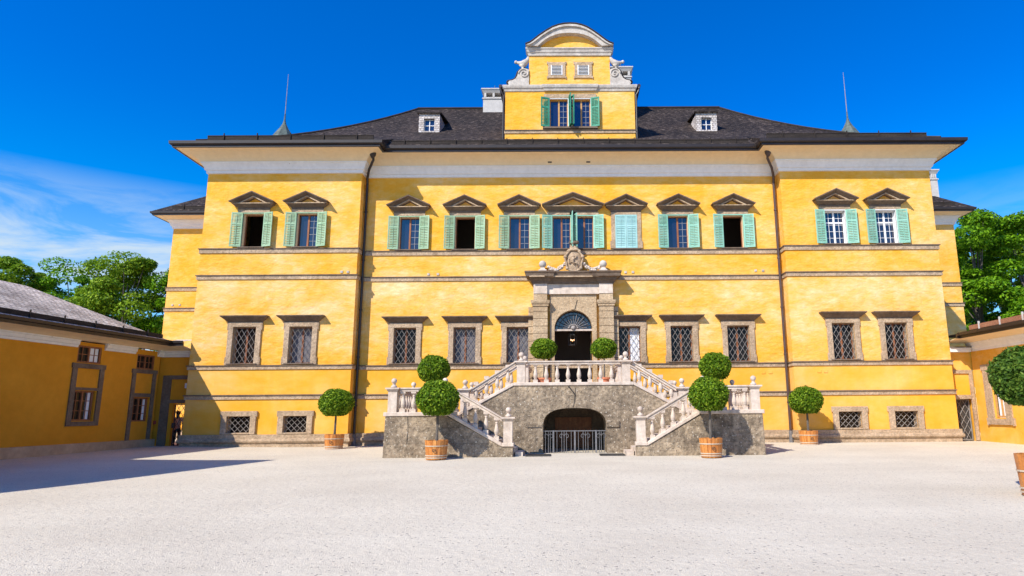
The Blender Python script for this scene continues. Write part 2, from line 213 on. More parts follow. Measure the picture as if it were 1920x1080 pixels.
M['shingle_pale'] = shingle_mat('silvery_wood_shingles', (0.44, 0.365, 0.30), (0.68, 0.585, 0.49), (0.78, 0.70, 0.62), bw=0.26, bh=0.17, mortar=(0.05, 0.045, 0.04))
M['shingle_white'] = shingle_mat('pale_shingle_cladding', (0.42, 0.37, 0.33), (0.60, 0.54, 0.50), (0.70, 0.65, 0.62), bw=0.2, bh=0.22, mortar=(0.16, 0.12, 0.1))

def leaf_mat(name, c1, c2, c3):
    g = bpy.data.materials.new(name); g.use_nodes = True; t = g.node_tree; b = t.nodes['Principled BSDF']; A = t.nodes.new; K = t.links.new
    b.inputs['Roughness'].default_value = 0.5; b.inputs['Specular IOR Level'].default_value = 0.15
    ge = A('ShaderNodeNewGeometry'); rp = A('ShaderNodeValToRGB'); e = rp.color_ramp.elements; e[0].color = (*c1, 1); e[1].color = (*c3, 1); q = e.new(0.5); q.color = (*c2, 1)
    K(ge.outputs['Random Per Island'], rp.inputs[0]); K(rp.outputs[0], b.inputs['Base Color'])
    tr = A('ShaderNodeBsdfTranslucent'); K(rp.outputs[0], tr.inputs['Color']); mxs = A('ShaderNodeMixShader'); mxs.inputs[0].default_value = 0.35
    K(b.outputs[0], mxs.inputs[1]); K(tr.outputs[0], mxs.inputs[2]); K(mxs.outputs[0], t.nodes['Material Output'].inputs['Surface'])
    return g
M['leaf_box'] = leaf_mat('topiary_leaf', (0.04, 0.095, 0.004), (0.125, 0.235, 0.010), (0.33, 0.45, 0.03))
M['leaf_dark'] = leaf_mat('dark_glossy_leaf', (0.035, 0.08, 0.010), (0.08, 0.16, 0.018), (0.19, 0.28, 0.035))
M['leaf_tree'] = leaf_mat('tree_leaf', (0.065, 0.14, 0.006), (0.17, 0.30, 0.012), (0.34, 0.46, 0.025))
M['leaf_tree_vivid'] = leaf_mat('vivid_tree_leaf', (0.045, 0.13, 0.003), (0.115, 0.27, 0.006), (0.25, 0.44, 0.012))

def gravel_mat():
    g = bpy.data.materials.new('pale_gravel'); g.use_nodes = True; t = g.node_tree; b = t.nodes['Principled BSDF']; A = t.nodes.new; K = t.links.new
    b.inputs['Roughness'].default_value = 0.95; b.inputs['Specular IOR Level'].default_value = 0.1
    co = A('ShaderNodeTexCoord')
    def nz(sc, det, ro=0.6):
        n = A('ShaderNodeTexNoise'); n.inputs['Scale'].default_value = sc; n.inputs['Detail'].default_value = det; n.inputs['Roughness'].default_value = ro; K(co.outputs['Object'], n.inputs['Vector']); return n.outputs['Fac']
    rp = A('ShaderNodeValToRGB'); e = rp.color_ramp.elements; e[0].position = 0.32; e[0].color = (0.565, 0.495, 0.385, 1); e[1].position = 0.68; e[1].color = (0.66, 0.59, 0.465, 1); K(nz(0.25, 9, 0.62), rp.inputs[0])
    v = A('ShaderNodeTexVoronoi'); v.inputs['Scale'].default_value = 55; K(co.outputs['Object'], v.inputs['Vector'])
    s = A('ShaderNodeSeparateColor'); K(v.outputs['Color'], s.inputs[0])
    r = A('ShaderNodeMapRange'); r.inputs['To Min'].default_value = 0.87; r.inputs['To Max'].default_value = 1.07; K(s.outputs[0], r.inputs['Value'])
    m1 = A('ShaderNodeMix'); m1.data_type = 'RGBA'; m1.blend_type = 'MULTIPLY'; m1.inputs['Factor'].default_value = 1; K(rp.outputs[0], m1.inputs['A']); K(r.outputs[0], m1.inputs['B'])
    r2 = A('ShaderNodeMapRange'); r2.inputs['From Min'].default_value = 0.3; r2.inputs['From Max'].default_value = 0.7; r2.inputs['To Min'].default_value = 0.91; r2.inputs['To Max'].default_value = 1.08; K(nz(14, 8, 0.8), r2.inputs['Value'])
    m2 = A('ShaderNodeMix'); m2.data_type = 'RGBA'; m2.blend_type = 'MULTIPLY'; m2.inputs['Factor'].default_value = 1; K(m1.outputs['Result'], m2.inputs['A']); K(r2.outputs[0], m2.inputs['B'])
    # scattered darker pebbles, and faint raked / walked streaks
    vp = A('ShaderNodeTexVoronoi'); vp.inputs['Scale'].default_value = 17; K(co.outputs['Object'], vp.inputs['Vector']); sp = A('ShaderNodeSeparateColor'); K(vp.outputs['Color'], sp.inputs[0])
    near = A('ShaderNodeMath'); near.operation = 'LESS_THAN'; K(vp.outputs['Distance'], near.inputs[0]); near.inputs[1].default_value = 0.30
    rare = A('ShaderNodeMath'); rare.operation = 'GREATER_THAN'; K(sp.outputs[1], rare.inputs[0]); rare.inputs[1].default_value = 0.86
    both = A('ShaderNodeMath'); both.operation = 'MULTIPLY'; K(near.outputs[0], both.inputs[0]); K(rare.outputs[0], both.inputs[1])
    m3 = A('ShaderNodeMix'); m3.data_type = 'RGBA'; K(both.outputs[0], m3.inputs['Factor']); K(m2.outputs['Result'], m3.inputs['A']); m3.inputs['B'].default_value = (0.27, 0.235, 0.20, 1)
    mpp = A('ShaderNodeMapping'); mpp.inputs['Scale'].default_value = (0.09, 0.9, 1); mpp.inputs['Rotation'].default_value = (0, 0, 0.25); K(co.outputs['Object'], mpp.inputs[0]); nt_ = A('ShaderNodeTexNoise'); nt_.inputs['Scale'].default_value = 1.0; nt_.inputs['Detail'].default_value = 7; K(mpp.outputs[0], nt_.inputs['Vector'])
    r4 = A('ShaderNodeMapRange'); r4.inputs['From Min'].default_value = 0.3; r4.inputs['From Max'].default_value = 0.7; r4.inputs['To Min'].default_value = 0.97; r4.inputs['To Max'].default_value = 1.025; K(nt_.outputs['Fac'], r4.inputs['Value'])
    m4 = A('ShaderNodeMix'); m4.data_type = 'RGBA'; m4.blend_type = 'MULTIPLY'; m4.inputs['Factor'].default_value = 1; K(m3.outputs['Result'], m4.inputs['A']); K(r4.outputs[0], m4.inputs['B'])
    K(m4.outputs['Result'], b.inputs['Base Color'])
    bp = A('ShaderNodeBump'); bp.inputs['Strength'].default_value = 0.6; bp.inputs['Distance'].default_value = 0.012; K(v.outputs['Distance'], bp.inputs['Height'])
    b2 = A('ShaderNodeBump'); b2.inputs['Strength'].default_value = 0.5; b2.inputs['Distance'].default_value = 0.05; K(nz(5, 6), b2.inputs['Height']); K(bp.outputs[0], b2.inputs['Normal']); K(b2.outputs[0], b.inputs['Normal'])
    return g
M['gravel'] = gravel_mat()

# ------------------------------------------------------------------ object helpers
def tag(o, label=None, cat=None, group=None, kind=None):
    if label: o['label'] = label
    if cat: o['category'] = cat
    if group: o['group'] = group
    if kind: o['kind'] = kind
    return o
def empty(name, loc, label=None, cat=None, group=None, parent=None, rz=0):
    o = bpy.data.objects.new(name, None); COL.objects.link(o); o.location = loc; o.rotation_euler = (0, 0, rz); o.empty_display_size = 0.3
    if parent: o.parent = parent
    return tag(o, label, cat, group)

class Frame:
    """local coords (u along wall, d into the wall, z up)"""
    def __init__(s, o=(0, 0, 0), u=(1, 0), d=(0, 1)): s.o, s.u, s.d = o, u, d
    def __call__(s, p):
        return (s.o[0] + p[0] * s.u[0] + p[1] * s.d[0], s.o[1] + p[0] * s.u[1] + p[1] * s.d[1], s.o[2] + p[2])
WORLD = Frame()
class MB:
    def __init__(s, fr=WORLD): s.v, s.f, s.fr = [], [], fr
    def add(s, vs, fs):
        k = len(s.v); s.v += [s.fr(p) for p in vs]; s.f += [tuple(i + k for i in f) for f in fs]
    def box(s, a, b):
        (x0, y0, z0), (x1, y1, z1) = a, b
        s.add([(x0, y0, z0), (x1, y0, z0), (x1, y1, z0), (x0, y1, z0), (x0, y0, z1), (x1, y0, z1), (x1, y1, z1), (x0, y1, z1)],
              [(0, 3, 2, 1), (4, 5, 6, 7), (0, 1, 5, 4), (1, 2, 6, 5), (2, 3, 7, 6), (3, 0, 4, 7)]); return s
    def hexa(s, bot, top):
        s.add(list(bot) + list(top), [(0, 3, 2, 1), (4, 5, 6, 7), (0, 1, 5, 4), (1, 2, 6, 5), (2, 3, 7, 6), (3, 0, 4, 7)]); return s
    def poly(s, pts): s.add(pts, [tuple(range(len(pts)))]); return s
    def prism(s, out, y0, y1):
        """outline in (u,z), extruded in d"""
        n = len(out); s.add([(x, y0, z) for x, z in out] + [(x, y1, z) for x, z in out],
              [tuple(range(n)), tuple(range(2 * n - 1, n - 1, -1))] + [(i, (i + 1) % n, n + (i + 1) % n, n + i) for i in range(n)]); return s
    def prism_x(s, out, x0, x1):
        """outline in (d,z), extruded in u"""
        n = len(out); s.add([(x0, y, z) for y, z in out] + [(x1, y, z) for y, z in out],
              [tuple(range(n)), tuple(range(2 * n - 1, n - 1, -1))] + [(i, (i + 1) % n, n + (i + 1) % n, n + i) for i in range(n)]); return s
    def strip(s, out, inn, y0, y1):
        """band between two open outlines of equal length in (u,z)"""
        n = len(out)
        vs = [(x, y0, z) for x, z in out] + [(x, y0, z) for x, z in inn] + [(x, y1, z) for x, z in out] + [(x, y1, z) for x, z in inn]
        fs = []
        for i in range(n - 1):
            fs += [(i, i + 1, n + i + 1, n + i), (2 * n + i, 3 * n + i, 3 * n + i + 1, 2 * n + i + 1), (i, 2 * n + i, 2 * n + i + 1, i + 1), (n + i, n + i + 1, 3 * n + i + 1, 3 * n + i)]
        fs += [(0, n, 3 * n, 2 * n), (n - 1, 3 * n - 1, 4 * n - 1, 2 * n - 1)]
        s.add(vs, fs); return s
    def lathe(s, prof, c=(0, 0, 0), seg=14, rot=0.0, square=False):
        n = 4 if square else seg; k = len(prof); vs, fs = [], []
        for r, z in prof:
            for i in range(n):
                a = rot + 2 * PI * i / n + (PI / 4 if square else 0); rr = r * (math.sqrt(2) if square else 1)
                vs.append((c[0] + rr * math.cos(a), c[1] + rr * math.sin(a), c[2] + z))
        for j in range(k - 1):
            for i in range(n): fs.append((j * n + i, j * n + (i + 1) % n, (j + 1) * n + (i + 1) % n, (j + 1) * n + i))
        fs += [tuple(range(n - 1, -1, -1)), tuple((k - 1) * n + i for i in range(n))]
        s.add(vs, fs); return s
    def ball(s, c, r, seg=14, rings=9, sz=1.0):
        return s.lathe([(max(1e-3, r * math.sin(PI * j / rings)), -r * sz * math.cos(PI * j / rings)) for j in range(rings + 1)], c, seg)
    def tube(s, pts, r, seg=8):
        pts = [Vector(p) for p in pts]; rs = r if isinstance(r, (list, tuple)) else [r] * len(pts); vs, fs = [], []; prev = None
        for i, p in enumerate(pts):
            t = (pts[min(i + 1, len(pts) - 1)] - pts[max(i - 1, 0)]).normalized()
            a = Vector((0, 0, 1)) if abs(t.z) < 0.9 else Vector((1, 0, 0))
            if prev is not None: x = (prev - prev.dot(t) * t).normalized()
            else: x = t.cross(a).normalized()
            y = t.cross(x); prev = x
            for k in range(seg): vs.append(tuple(p + rs[i] * (math.cos(2 * PI * k / seg) * x + math.sin(2 * PI * k / seg) * y)))
        for j in range(len(pts) - 1):
            for i in range(seg): fs.append((j * seg + i, j * seg + (i + 1) % seg, (j + 1) * seg + (i + 1) % seg, (j + 1) * seg + i))
        fs += [tuple(range(seg - 1, -1, -1)), tuple((len(pts) - 1) * seg + i for i in range(seg))]
        s.add(vs, fs); return s
    def sweep(s, path, prof, closed=False, caps=True):
        """path: plan points (u,d); prof: (outward, z), outward = right of travel"""
        n = len(path); k = len(prof); P = [Vector(p) for p in path]; nor = []
        def nrm(a, b):
            t = (b - a).normalized(); return Vector((t.y, -t.x))
        for i in range(n):
            if closed or 0 < i < n - 1:
                n1, n2 = nrm(P[i - 1], P[i]), nrm(P[i], P[(i + 1) % n]); b = n1 + n2; b = b / b.dot(n1) ; nor.append(b)
            elif i == 0: nor.append(nrm(P[0], P[1]))
            else: nor.append(nrm(P[-2], P[-1]))
        vs = [(P[i].x + nor[i].x * o, P[i].y + nor[i].y * o, z) for i in range(n) for o, z in prof]; fs = []
        for i in range(n if closed else n - 1):
            j = (i + 1) % n
            for q in range(k - 1): fs.append((i * k + q, j * k + q, j * k + q + 1, i * k + q + 1))
        if not closed and caps: fs += [tuple(range(k)), tuple((n - 1) * k + q for q in range(k - 1, -1, -1))]
        s.add(vs, fs); return s
    def wall(s, u0, u1, z0, z1, holes=(), d=0.0, depth=0.35):
        """front sheet with rectangular holes, plus reveals going into the wall"""
        us = sorted({u0, u1, *[h[0] for h in holes], *[h[1] for h in holes]}); zs = sorted({z0, z1, *[h[2] for h in holes], *[h[3] for h in holes]})
        us = [u for u in us if u0 <= u <= u1]; zs = [z for z in zs if z0 <= z <= z1]
        for a, b in zip(us, us[1:]):
            for c, e in zip(zs, zs[1:]):
                mu, mz = (a + b) / 2, (c + e) / 2
                if any(h[0] < mu < h[1] and h[2] < mz < h[3] for h in holes): continue
                s.add([(a, d, c), (b, d, c), (b, d, e), (a, d, e)], [(0, 1, 2, 3)])
        for h in holes:
            a, b, c, e = h[:4]; q = d + (h[4] if len(h) > 4 else depth)
            s.add([(a, d, c), (b, d, c), (b, d, e), (a, d, e), (a, q, c), (b, q, c), (b, q, e), (a, q, e)], [(0, 1, 5, 4), (1, 2, 6, 5), (2, 3, 7, 6), (3, 0, 4, 7)])
        return s
    def build(s, name, mat, parent=None, smooth=False, bevel=0, label=None, recalc=True):
        me = bpy.data.meshes.new(name); me.from_pydata(s.v, [], s.f); me.materials.append(M[mat] if isinstance(mat, str) else mat)
        if recalc and len(s.f) < 40000:
            bm = bmesh.new(); bm.from_mesh(me); bmesh.ops.recalc_face_normals(bm, faces=bm.faces); bm.to_mesh(me); bm.free()
        o = bpy.data.objects.new(name, me); COL.objects.link(o)
        if smooth: 
            for p in me.polygons: p.use_smooth = True
        if bevel:
            b = o.modifiers.new('bevel', 'BEVEL'); b.width = bevel; b.segments = 1; b.limit_method = 'ANGLE'
        if parent:
            o.parent = parent
            o.matrix_parent_inverse = world_of(parent).inverted()
        if label: o['label'] = label
        return o
def world_of(o):
    mloc = Matrix.Translation(o.location) @ o.rotation_euler.to_matrix().to_4x4()
    if o.parent: return world_of(o.parent) @ o.matrix_parent_inverse @ mloc
    return mloc
def copy_tree(o, parent=None):
    c = o.copy(); COL.objects.link(c)
    if parent: c.parent = parent
    for ch in list(o.children): copy_tree(ch, c)
    return c

# ------------------------------------------------------------------ ground
def gz(x, y):
    t = max(0.0, min(1.0, (y + 15) / 15)); e = max(0.0, min(1.0, (-x - 14) / 7))
    return 0.17 * t + 0.10 * e * max(0.0, min(1.0, (y + 18) / 10))
g = MB(); xs = [-2500, -300, -60] + [-40 + 2 * i for i in range(41)] + [60, 300, 2500]; ys = [-2500, -300, -80] + [-44 + 2 * i for i in range(42)] + [60, 300, 3500]
vs = [(x, y, gz(x, y)) for y in ys for x in xs]; nx = len(xs)
g.add(vs, [(j * nx + i, j * nx + i + 1, (j + 1) * nx + i + 1, (j + 1) * nx + i) for j in range(len(ys) - 1) for i in range(nx - 1)])
tag(g.build('ground', 'gravel', recalc=False), kind='structure')

# ==================================================================== PALACE
palace = empty('palace', (0.3, 0, 0.15), 'yellow three-part palace with green shutters, brown shingle roof and central gable', 'palace')
XL, XLi, XRi, XR, D = -19.34, -11.04, 11.70, 19.90, 0.75
PLAN = [(XL, 0), (XLi, 0), (XLi, D), (XRi, D), (XRi, 0), (XR, 0), (XR, 10.6), (27.5, 10.6), (27.5, 19.2), (-27.5, 19.2), (-27.5, 10.6), (XL, 10.6)]
FL = Frame((0, 0, 0)); FC = Frame((0, D, 0))
UW = 1.10; LWW = 1.17
up_c = [-8.55, -5.50, -2.53, 3.31, 6.17, 9.19]
UPZ = (10.52, 12.36)
holes_c = [(x - UW / 2, x + UW / 2, *UPZ, 0.34) for x in up_c]
holes_c += [(-0.72, 0.27, *UPZ, 0.34), (0.53, 1.52, *UPZ, 0.34)]
low_c = [-8.53, -5.38, -2.57, 3.36, 6.13, 9.14]
holes_c += [(x - LWW / 2, x + LWW / 2, 4.36, 6.24, 0.42) for x in low_c]
holes_c += [(-0.63, 1.37, 2.98, 7.12, 0.5)]
w_up = {'L': [-16.68, -13.82], 'R': [14.52, 17.26]}; w_low = {'L': [-16.62, -13.72], 'R': [14.42, 17.18]}; w_base = {'L': [-16.53, -13.69], 'R': [14.39, 17.25]}
wl = MB()
wl.wall(XLi, XRi, 0.1, 14.9, holes_c, d=D)
for k, (a, b) in {'L': (XL, XLi), 'R': (XRi, XR)}.items():
    hs_ = [(x - UW / 2, x + UW / 2, *UPZ, 0.34) for x in w_up[k]] + [(x - LWW / 2, x + LWW / 2, 4.36, 6.24, 0.42) for x in w_low[k]] + [(x - 0.585, x + 0.585, 0.88, 1.70, 0.4) for x in w_base[k]]
    wl.wall(a, b, 0.1, 14.9, hs_)
for a, b in ((2, 1), (3, 4), (5, 6), (6, 7), (7, 8), (8, 9), (9, 10), (10, 11), (11, 0)):
    p, q = PLAN[a], PLAN[b]; wl.poly([(p[0], p[1], 0.1), (q[0], q[1], 0.1), (q[0], q[1], 14.9), (p[0], p[1], 14.9)])
wl.build('wall', 'plaster', palace)
# inner shell, floors and partitions behind the openings
ins = MB(); ins.box((-19.1, 4.6, 0.3), (19.6, 4.75, 15.2)); ins.box((-19.2, 1.3, 9.4), (19.7, 4.6, 9.6)); ins.box((-19.2, 1.3, 2.85), (-2.6, 4.6, 2.97)); ins.box((3.3, 1.3, 2.85), (19.7, 4.6, 2.97)); ins.box((-19.2, 1.3, 14.3), (19.7, 4.6, 14.5)); ins.box((-19.2, 1.3, 8.3), (19.7, 4.6, 8.5))
for x in (-12, -7, -4, 4.9, 7.7, 11.9, 15.9): ins.box((x, 1.25, 9.6), (x + 0.15, 4.6, 14.3))
ins.build('room_partition', 'room', palace)
hall = MB(); hall.box((-2.6, 1.3, 2.83), (3.3, 7.2, 2.96)); hall.box((-2.6, 7.2, 2.96), (3.3, 7.35, 8.3)); hall.box((-2.75, 1.3, 2.96), (-2.6, 7.2, 8.3)); hall.box((3.3, 1.3, 2.96), (3.45, 7.2, 8.3))
arc = [(0.37 + 0.62 * math.cos(PI * i / 12), 4.95 + 0.62 * math.sin(PI * i / 12)) for i in range(13)]; arc2 = [(0.37 + 0.72 * math.cos(PI * i / 12), 4.95 + 0.72 * math.sin(PI * i / 12)) for i in range(13)]
hall.strip(arc2, arc, 7.14, 7.2)
hall.build('entrance_hall', 'hall', palace)

# plinth, courses, cornice, soffit, gutter
pl = MB()
pl.sweep(PLAN, [(0, 0.80), (0.10, 0.80), (0.10, 0.60), (0.16, 0.56), (0.18, 0.47), (0.14, 0.40), (0.07, 0.38), (0.07, 0.02)], closed=True)
pl.build('plinth', 'stone', palace)
for z0, z1, nm in ((2.54, 2.77, 0), (4.05, 4.27, 0), (8.76, 9.0, 0), (10.18, 10.44, 0)):
    c = MB(); c.sweep(PLAN, [(0, z0), (0.055, z0), (0.055, z1 - 0.05)], closed=True); c.build('string_course', 'stone', palace)
    c = MB(); c.sweep(PLAN, [(0.056, z1 - 0.05), (0.10, z1 - 0.045), (0.10, z1), (0, z1 + 0.012)], closed=True); c.build('string_course_cap', 'stone_dark', palace)
c = MB(); c.sweep(PLAN, [(0, 14.60), (0.07, 14.62), (0.09, 14.76), (0.15, 14.80), (0.18, 14.92), (0.26, 15.08), (0.32, 15.14), (0.32, 15.20)], closed=True); c.build('cornice', 'white', palace)
FRONT = [(XL, 10.6)] + PLAN[:6] + [(XR, 10.6)]; REAR = [(XR, 10.6), (27.5, 10.6), (27.5, 19.2), (-27.5, 19.2), (-27.5, 10.6), (XL, 10.6)]
c = MB(); c.sweep(FRONT, [(0.30, 15.20), (0.42, 15.34), (0.60, 15.47), (0.85, 15.57), (1.22, 15.63)], caps=False); c.build('soffit', 'soffit', palace)
c = MB(); c.sweep(FRONT, [(1.18, 15.62), (1.30, 15.62), (1.30, 15.72), (1.36, 15.72), (1.42, 15.78), (1.43, 15.93), (1.39, 15.94), (1.30, 15.86), (1.18, 15.86)]); c.build('gutter', 'gutter', palace)
c = MB(); c.sweep(REAR, [(0.30, 15.20), (0.42, 15.26), (0.60, 15.31), (0.92, 15.34)], caps=False); c.build('soffit', 'soffit', palace)
c = MB(); c.sweep(REAR, [(0.90, 15.33), (0.98, 15.33), (0.98, 15.40), (1.03, 15.42), (1.08, 15.46), (1.09, 15.58), (1.04, 15.59), (0.90, 15.54)]); c.build('gutter', 'gutter', palace)

def hroof(u): return 15.93 + 6.85 * (0.6 * u + 0.4 * u * u)
E0 = 1.40; RD = 10.4          # eave offset, run to ridge
rf = MB(); xl, xr, yf = XL - E0, XR + E0, -E0; K = 14; yb = yf + 2 * RD
for k in range(K):
    a, b = RD * k / K, RD * (k + 1) / K; za, zb = hroof(a / RD), hroof(b / RD)
    if k < 3:   # central stretch starts further back over the recess
        ycut = D - E0
        for (x0, x1, lo, hi) in ((xl, XLi + E0, 'L', None), (XRi - E0, xr, None, 'R')):
            A0 = x0 + (a if lo else 0); A1 = x1 - (a if hi else 0); B0 = x0 + (b if lo else 0); B1 = x1 - (b if hi else 0)
            rf.poly([(A0, yf + a, za), (A1, yf + a, za), (B1, yf + b, zb), (B0, yf + b, zb)])
    else: rf.poly([(xl + a, yf + a, za), (xr - a, yf + a, za), (xr - b, yf + b, zb), (xl + b, yf + b, zb)])
    rf.poly([(xr - a, yb - a, za), (xl + a, yb - a, za), (xl + b, yb - b, zb), (xr - b, yb - b, zb)])
    rf.poly([(xl + a, yb - a, za), (xl + a, yf + a, za), (xl + b, yf + b, zb), (xl + b, yb - b, zb)])
    rf.poly([(xr - a, yf + a, za), (xr - a, yb - a, za), (xr - b, yb - b, zb), (xr - b, yf + b, zb)])
a3 = 3 * RD / K; z3 = hroof(3 / K); x0, x1 = XLi + E0, XRi - E0
rf.poly([(x0 + 0.0, D - E0, 15.92), (x1, D - E0, 15.92), (x1, yf + a3, z3), (x0, yf + a3, z3)])
for xx in (x0, x1):
    rf.poly([(xx, yf, 15.93), (xx, D - E0, 15.92), (xx, yf + a3, z3)])
# rear cross wings
yr0, yr1 = 10.6 - 1.06, 19.2 + 1.06; rr_ = (yr1 - yr0) / 2; xo = 27.5 + 1.06; zr = 15.57 + 0.80 * rr_; zr2 = 15.93 + 0.74 * rr_ * 0.5
for sgn in (-1, 1):
    rf.poly([(sgn * xo, yr0, 15.57), (sgn * 10, yr0, 15.57), (sgn * 10, yr0 + rr_, zr), (sgn * (xo - rr_), yr0 + rr_, zr)])
    rf.poly([(sgn * xo, yr1, 15.57), (sgn * 10, yr1, 15.57), (sgn * 10, yr0 + rr_, zr), (sgn * (xo - rr_), yr0 + rr_, zr)])
    rf.poly([(sgn * xo, yr0, 15.57), (sgn * xo, yr1, 15.57), (sgn * (xo - rr_), yr0 + rr_, zr)])
roof = rf.build('roof', 'shingle', palace)
# ridge caps
rc = MB(); rzz = hroof(1) + 0.03; ry = yf + RD
rc.tube([(xl + RD, ry, rzz), (xr - RD, ry, rzz)], 0.10, 6)
for s_, xe in ((1, xl), (-1, xr)):
    rc.tube([(xe + s_ * RD * i / 12, yf + RD * i / 12, hroof(i / 12) + 0.02) for i in range(1, 13)], 0.08, 6)
rc.build('ridge_cap', 'timber_dark', roof)
# snow guard boards
sg = MB()
def guard(mb, xa, xb, y, z, post=1.15):
    mb.box((xa, y - 0.03, z), (xb, y + 0.05, z + 0.27)); mb.box((xa, y - 0.05, z + 0.27), (xb, y + 0.09, z + 0.31))
    n = max(2, int((xb - xa) / post)); 
    for i in range(n): 
        x = xa + (xb - xa) * (i + 0.5) / n; mb.box((x - 0.02, y - 0.09, z - 0.03), (x + 0.02, y - 0.03, z + 0.42))
for ga in ((-19.0, -10.2, -0.98, 16.07, 1.6), (-9.4, 10.0, -0.32, 16.03, 1.35), (10.8, 19.4, -0.98, 16.07, 1.6), (-27.3, -20.5, 9.85, 15.72, 1.6), (20.9, 27.3, 9.85, 15.72, 1.6)):
    sg = MB(); guard(sg, *ga); sg.build('snow_guard', 'timber_dark', roof)
# small ridge dormers
for xc in (-8.37, 8.76):
    d = MB(); w = 0.64; y0 = 3.9; z0, z1 = 18.80, 19.95; op = (0.32, 0.80)   # opening half width, top offset
    d.wall(xc - w, xc + w, z0 - 0.35, z1, [(xc - 0.33, xc + 0.33, z0 + 0.02, z0 + 0.84, 0.25)], d=y0)
    d.poly([(xc - w, y0, z0 - 0.35), (xc - w, y0, z1), (xc - w, y0 + 1.6, z1)]); d.poly([(xc + w, y0, z0 - 0.35), (xc + w, y0, z1), (xc + w, y0 + 1.6, z1)])
    dm = d.build('roof_dormer', 'shingle_white', roof)
    MB().hexa([(xc - w - 0.1, y0 - 0.12, z1 - 0.02), (xc + w + 0.1, y0 - 0.12, z1 - 0.02), (xc + w + 0.1, y0 + 2.6, z1 + 0.55), (xc - w - 0.1, y0 + 2.6, z1 + 0.55)],
              [(xc - w - 0.1, y0 - 0.12, z1 + 0.06), (xc + w + 0.1, y0 - 0.12, z1 + 0.06), (xc + w + 0.1, y0 + 2.6, z1 + 0.63), (xc - w - 0.1, y0 + 2.6, z1 + 0.63)]).build('dormer_roof', 'shingle', roof)
    MB().box((xc - 0.33, y0 + 0.2, z0 + 0.02), (xc + 0.33, y0 + 0.22, z0 + 0.84)).build('dormer_pane', 'glass', roof)
    b = MB()
    for u in (-0.31, 0.0, 0.31): b.box((xc + u - 0.022, y0 + 0.15, z0 + 0.02), (xc + u + 0.022, y0 + 0.2, z0 + 0.84))
    for z in (z0 + 0.04, z0 + 0.43, z0 + 0.81): b.box((xc - 0.33, y0 + 0.16, z - 0.018), (xc + 0.33, y0 + 0.198, z + 0.018))
    b.build('dormer_sash', 'sash_white', roof)
def chimney(x0, x1, y0, y1, z0, z1, cap='chimney'):
    c = MB(); xm, ym = (x0 + x1) / 2, (y0 + y1) / 2; hx, hy = (x1 - x0) / 2, (y1 - y0) / 2
    def ring(k, za, zb, k2=None):
        k2 = k if k2 is None else k2
        c.hexa([(xm - hx - k, ym - hy - k, za), (xm + hx + k, ym - hy - k, za), (xm + hx + k, ym + hy + k, za), (xm - hx - k, ym + hy + k, za)],
               [(xm - hx - k2, ym - hy - k2, zb), (xm + hx + k2, ym - hy - k2, zb), (xm + hx + k2, ym + hy + k2, zb), (xm - hx - k2, ym + hy + k2, zb)])
    h = z1 - z0
    ring(0, z0 - 1, z1 - 0.75); ring(0.06, z1 - 0.78, z1 - 0.70); ring(-0.02, z1 - 0.70, z1 - 0.62)
    for ux in (-hx + 0.06, -0.07, hx - 0.20): c.box((xm + ux, ym - hy, z1 - 0.62), (xm + ux + 0.14, ym + hy, z1 - 0.32))
    c.box((xm - hx + 0.1, ym - 0.05, z1 - 0.62), (xm + hx - 0.1, ym + 0.05, z1 - 0.32))
    ring(0.0, z1 - 0.32, z1 - 0.1, 0.12); ring(0.14, z1 - 0.1, z1 - 0.02)
    c.build('chimney', cap, roof)
    MB().tube([(xm, ym, z1 - 0.05), (xm, ym, z1 + 0.55)], 0.018, 6).ball((xm, ym, z1 + 0.3), 0.07, 8, 6).build('chimney_finial', 'copper', roof)
chimney(-5.68, -4.25, 8.4, 9.6, 22.7, 24.0)
chimney(3.2, 4.45, 6.6, 7.8, 21.3, 24.6)
chimney(26.65, 27.15, 11.3, 11.9, 17.2, 19.0)
for xs_ in (-22.6, 22.95):
    s_ = MB(); s_.lathe([(2.0, -1.2), (1.35, 1.2), (0.92, 2.1), (0.62, 2.6), (0.36, 3.0), (0.16, 3.4), (0.07, 3.75), (0.05, 4.3)], (xs_, 15.5, 21.3), 8)
    sp1 = s_.build('spire', 'copper', roof)
    MB().tube([(xs_, 15.5, 25.5), (xs_, 15.5, 29.1)], [0.035, 0.015], 6).build('lightning_rod', 'grille', roof)

# downpipes
def downpipe(x, side, mat):
    d = MB(); yy = 0.58; hx = x + side * 0.55
    d.tube([(hx, -0.50, 15.74), (hx, -0.42, 15.45), (hx - side * 0.02, -0.30, 15.25), (x + side * 0.2, 0.1, 14.85), (x + side * 0.03, 0.42, 14.5), (x, yy, 14.2), (x, yy, 8), (x, yy, 0.15)], 0.072, 8)
    d.lathe([(0.08, -0.34), (0.17, -0.16), (0.20, 0.12), (0.17, 0.14)], (hx, -0.50, 15.62), 10)
    for z in (12.6, 9.9, 7.2, 4.7, 2.2): d.lathe([(0.075, -0.05), (0.095, -0.04), (0.095, 0.04), (0.075, 0.05)], (x, yy, z), 8)
    o = d.build('downpipe', mat, palace, smooth=False)
    MB().lathe([(0.16, 0), (0.16, 0.03), (0.11, 0.05), (0.10, 0.62)], (x, yy, 0.14), 8).build('pipe_shoe', 'iron', o)
downpipe(-10.90, 1, 'gutter'); downpipe(11.52, -1, 'pipe')

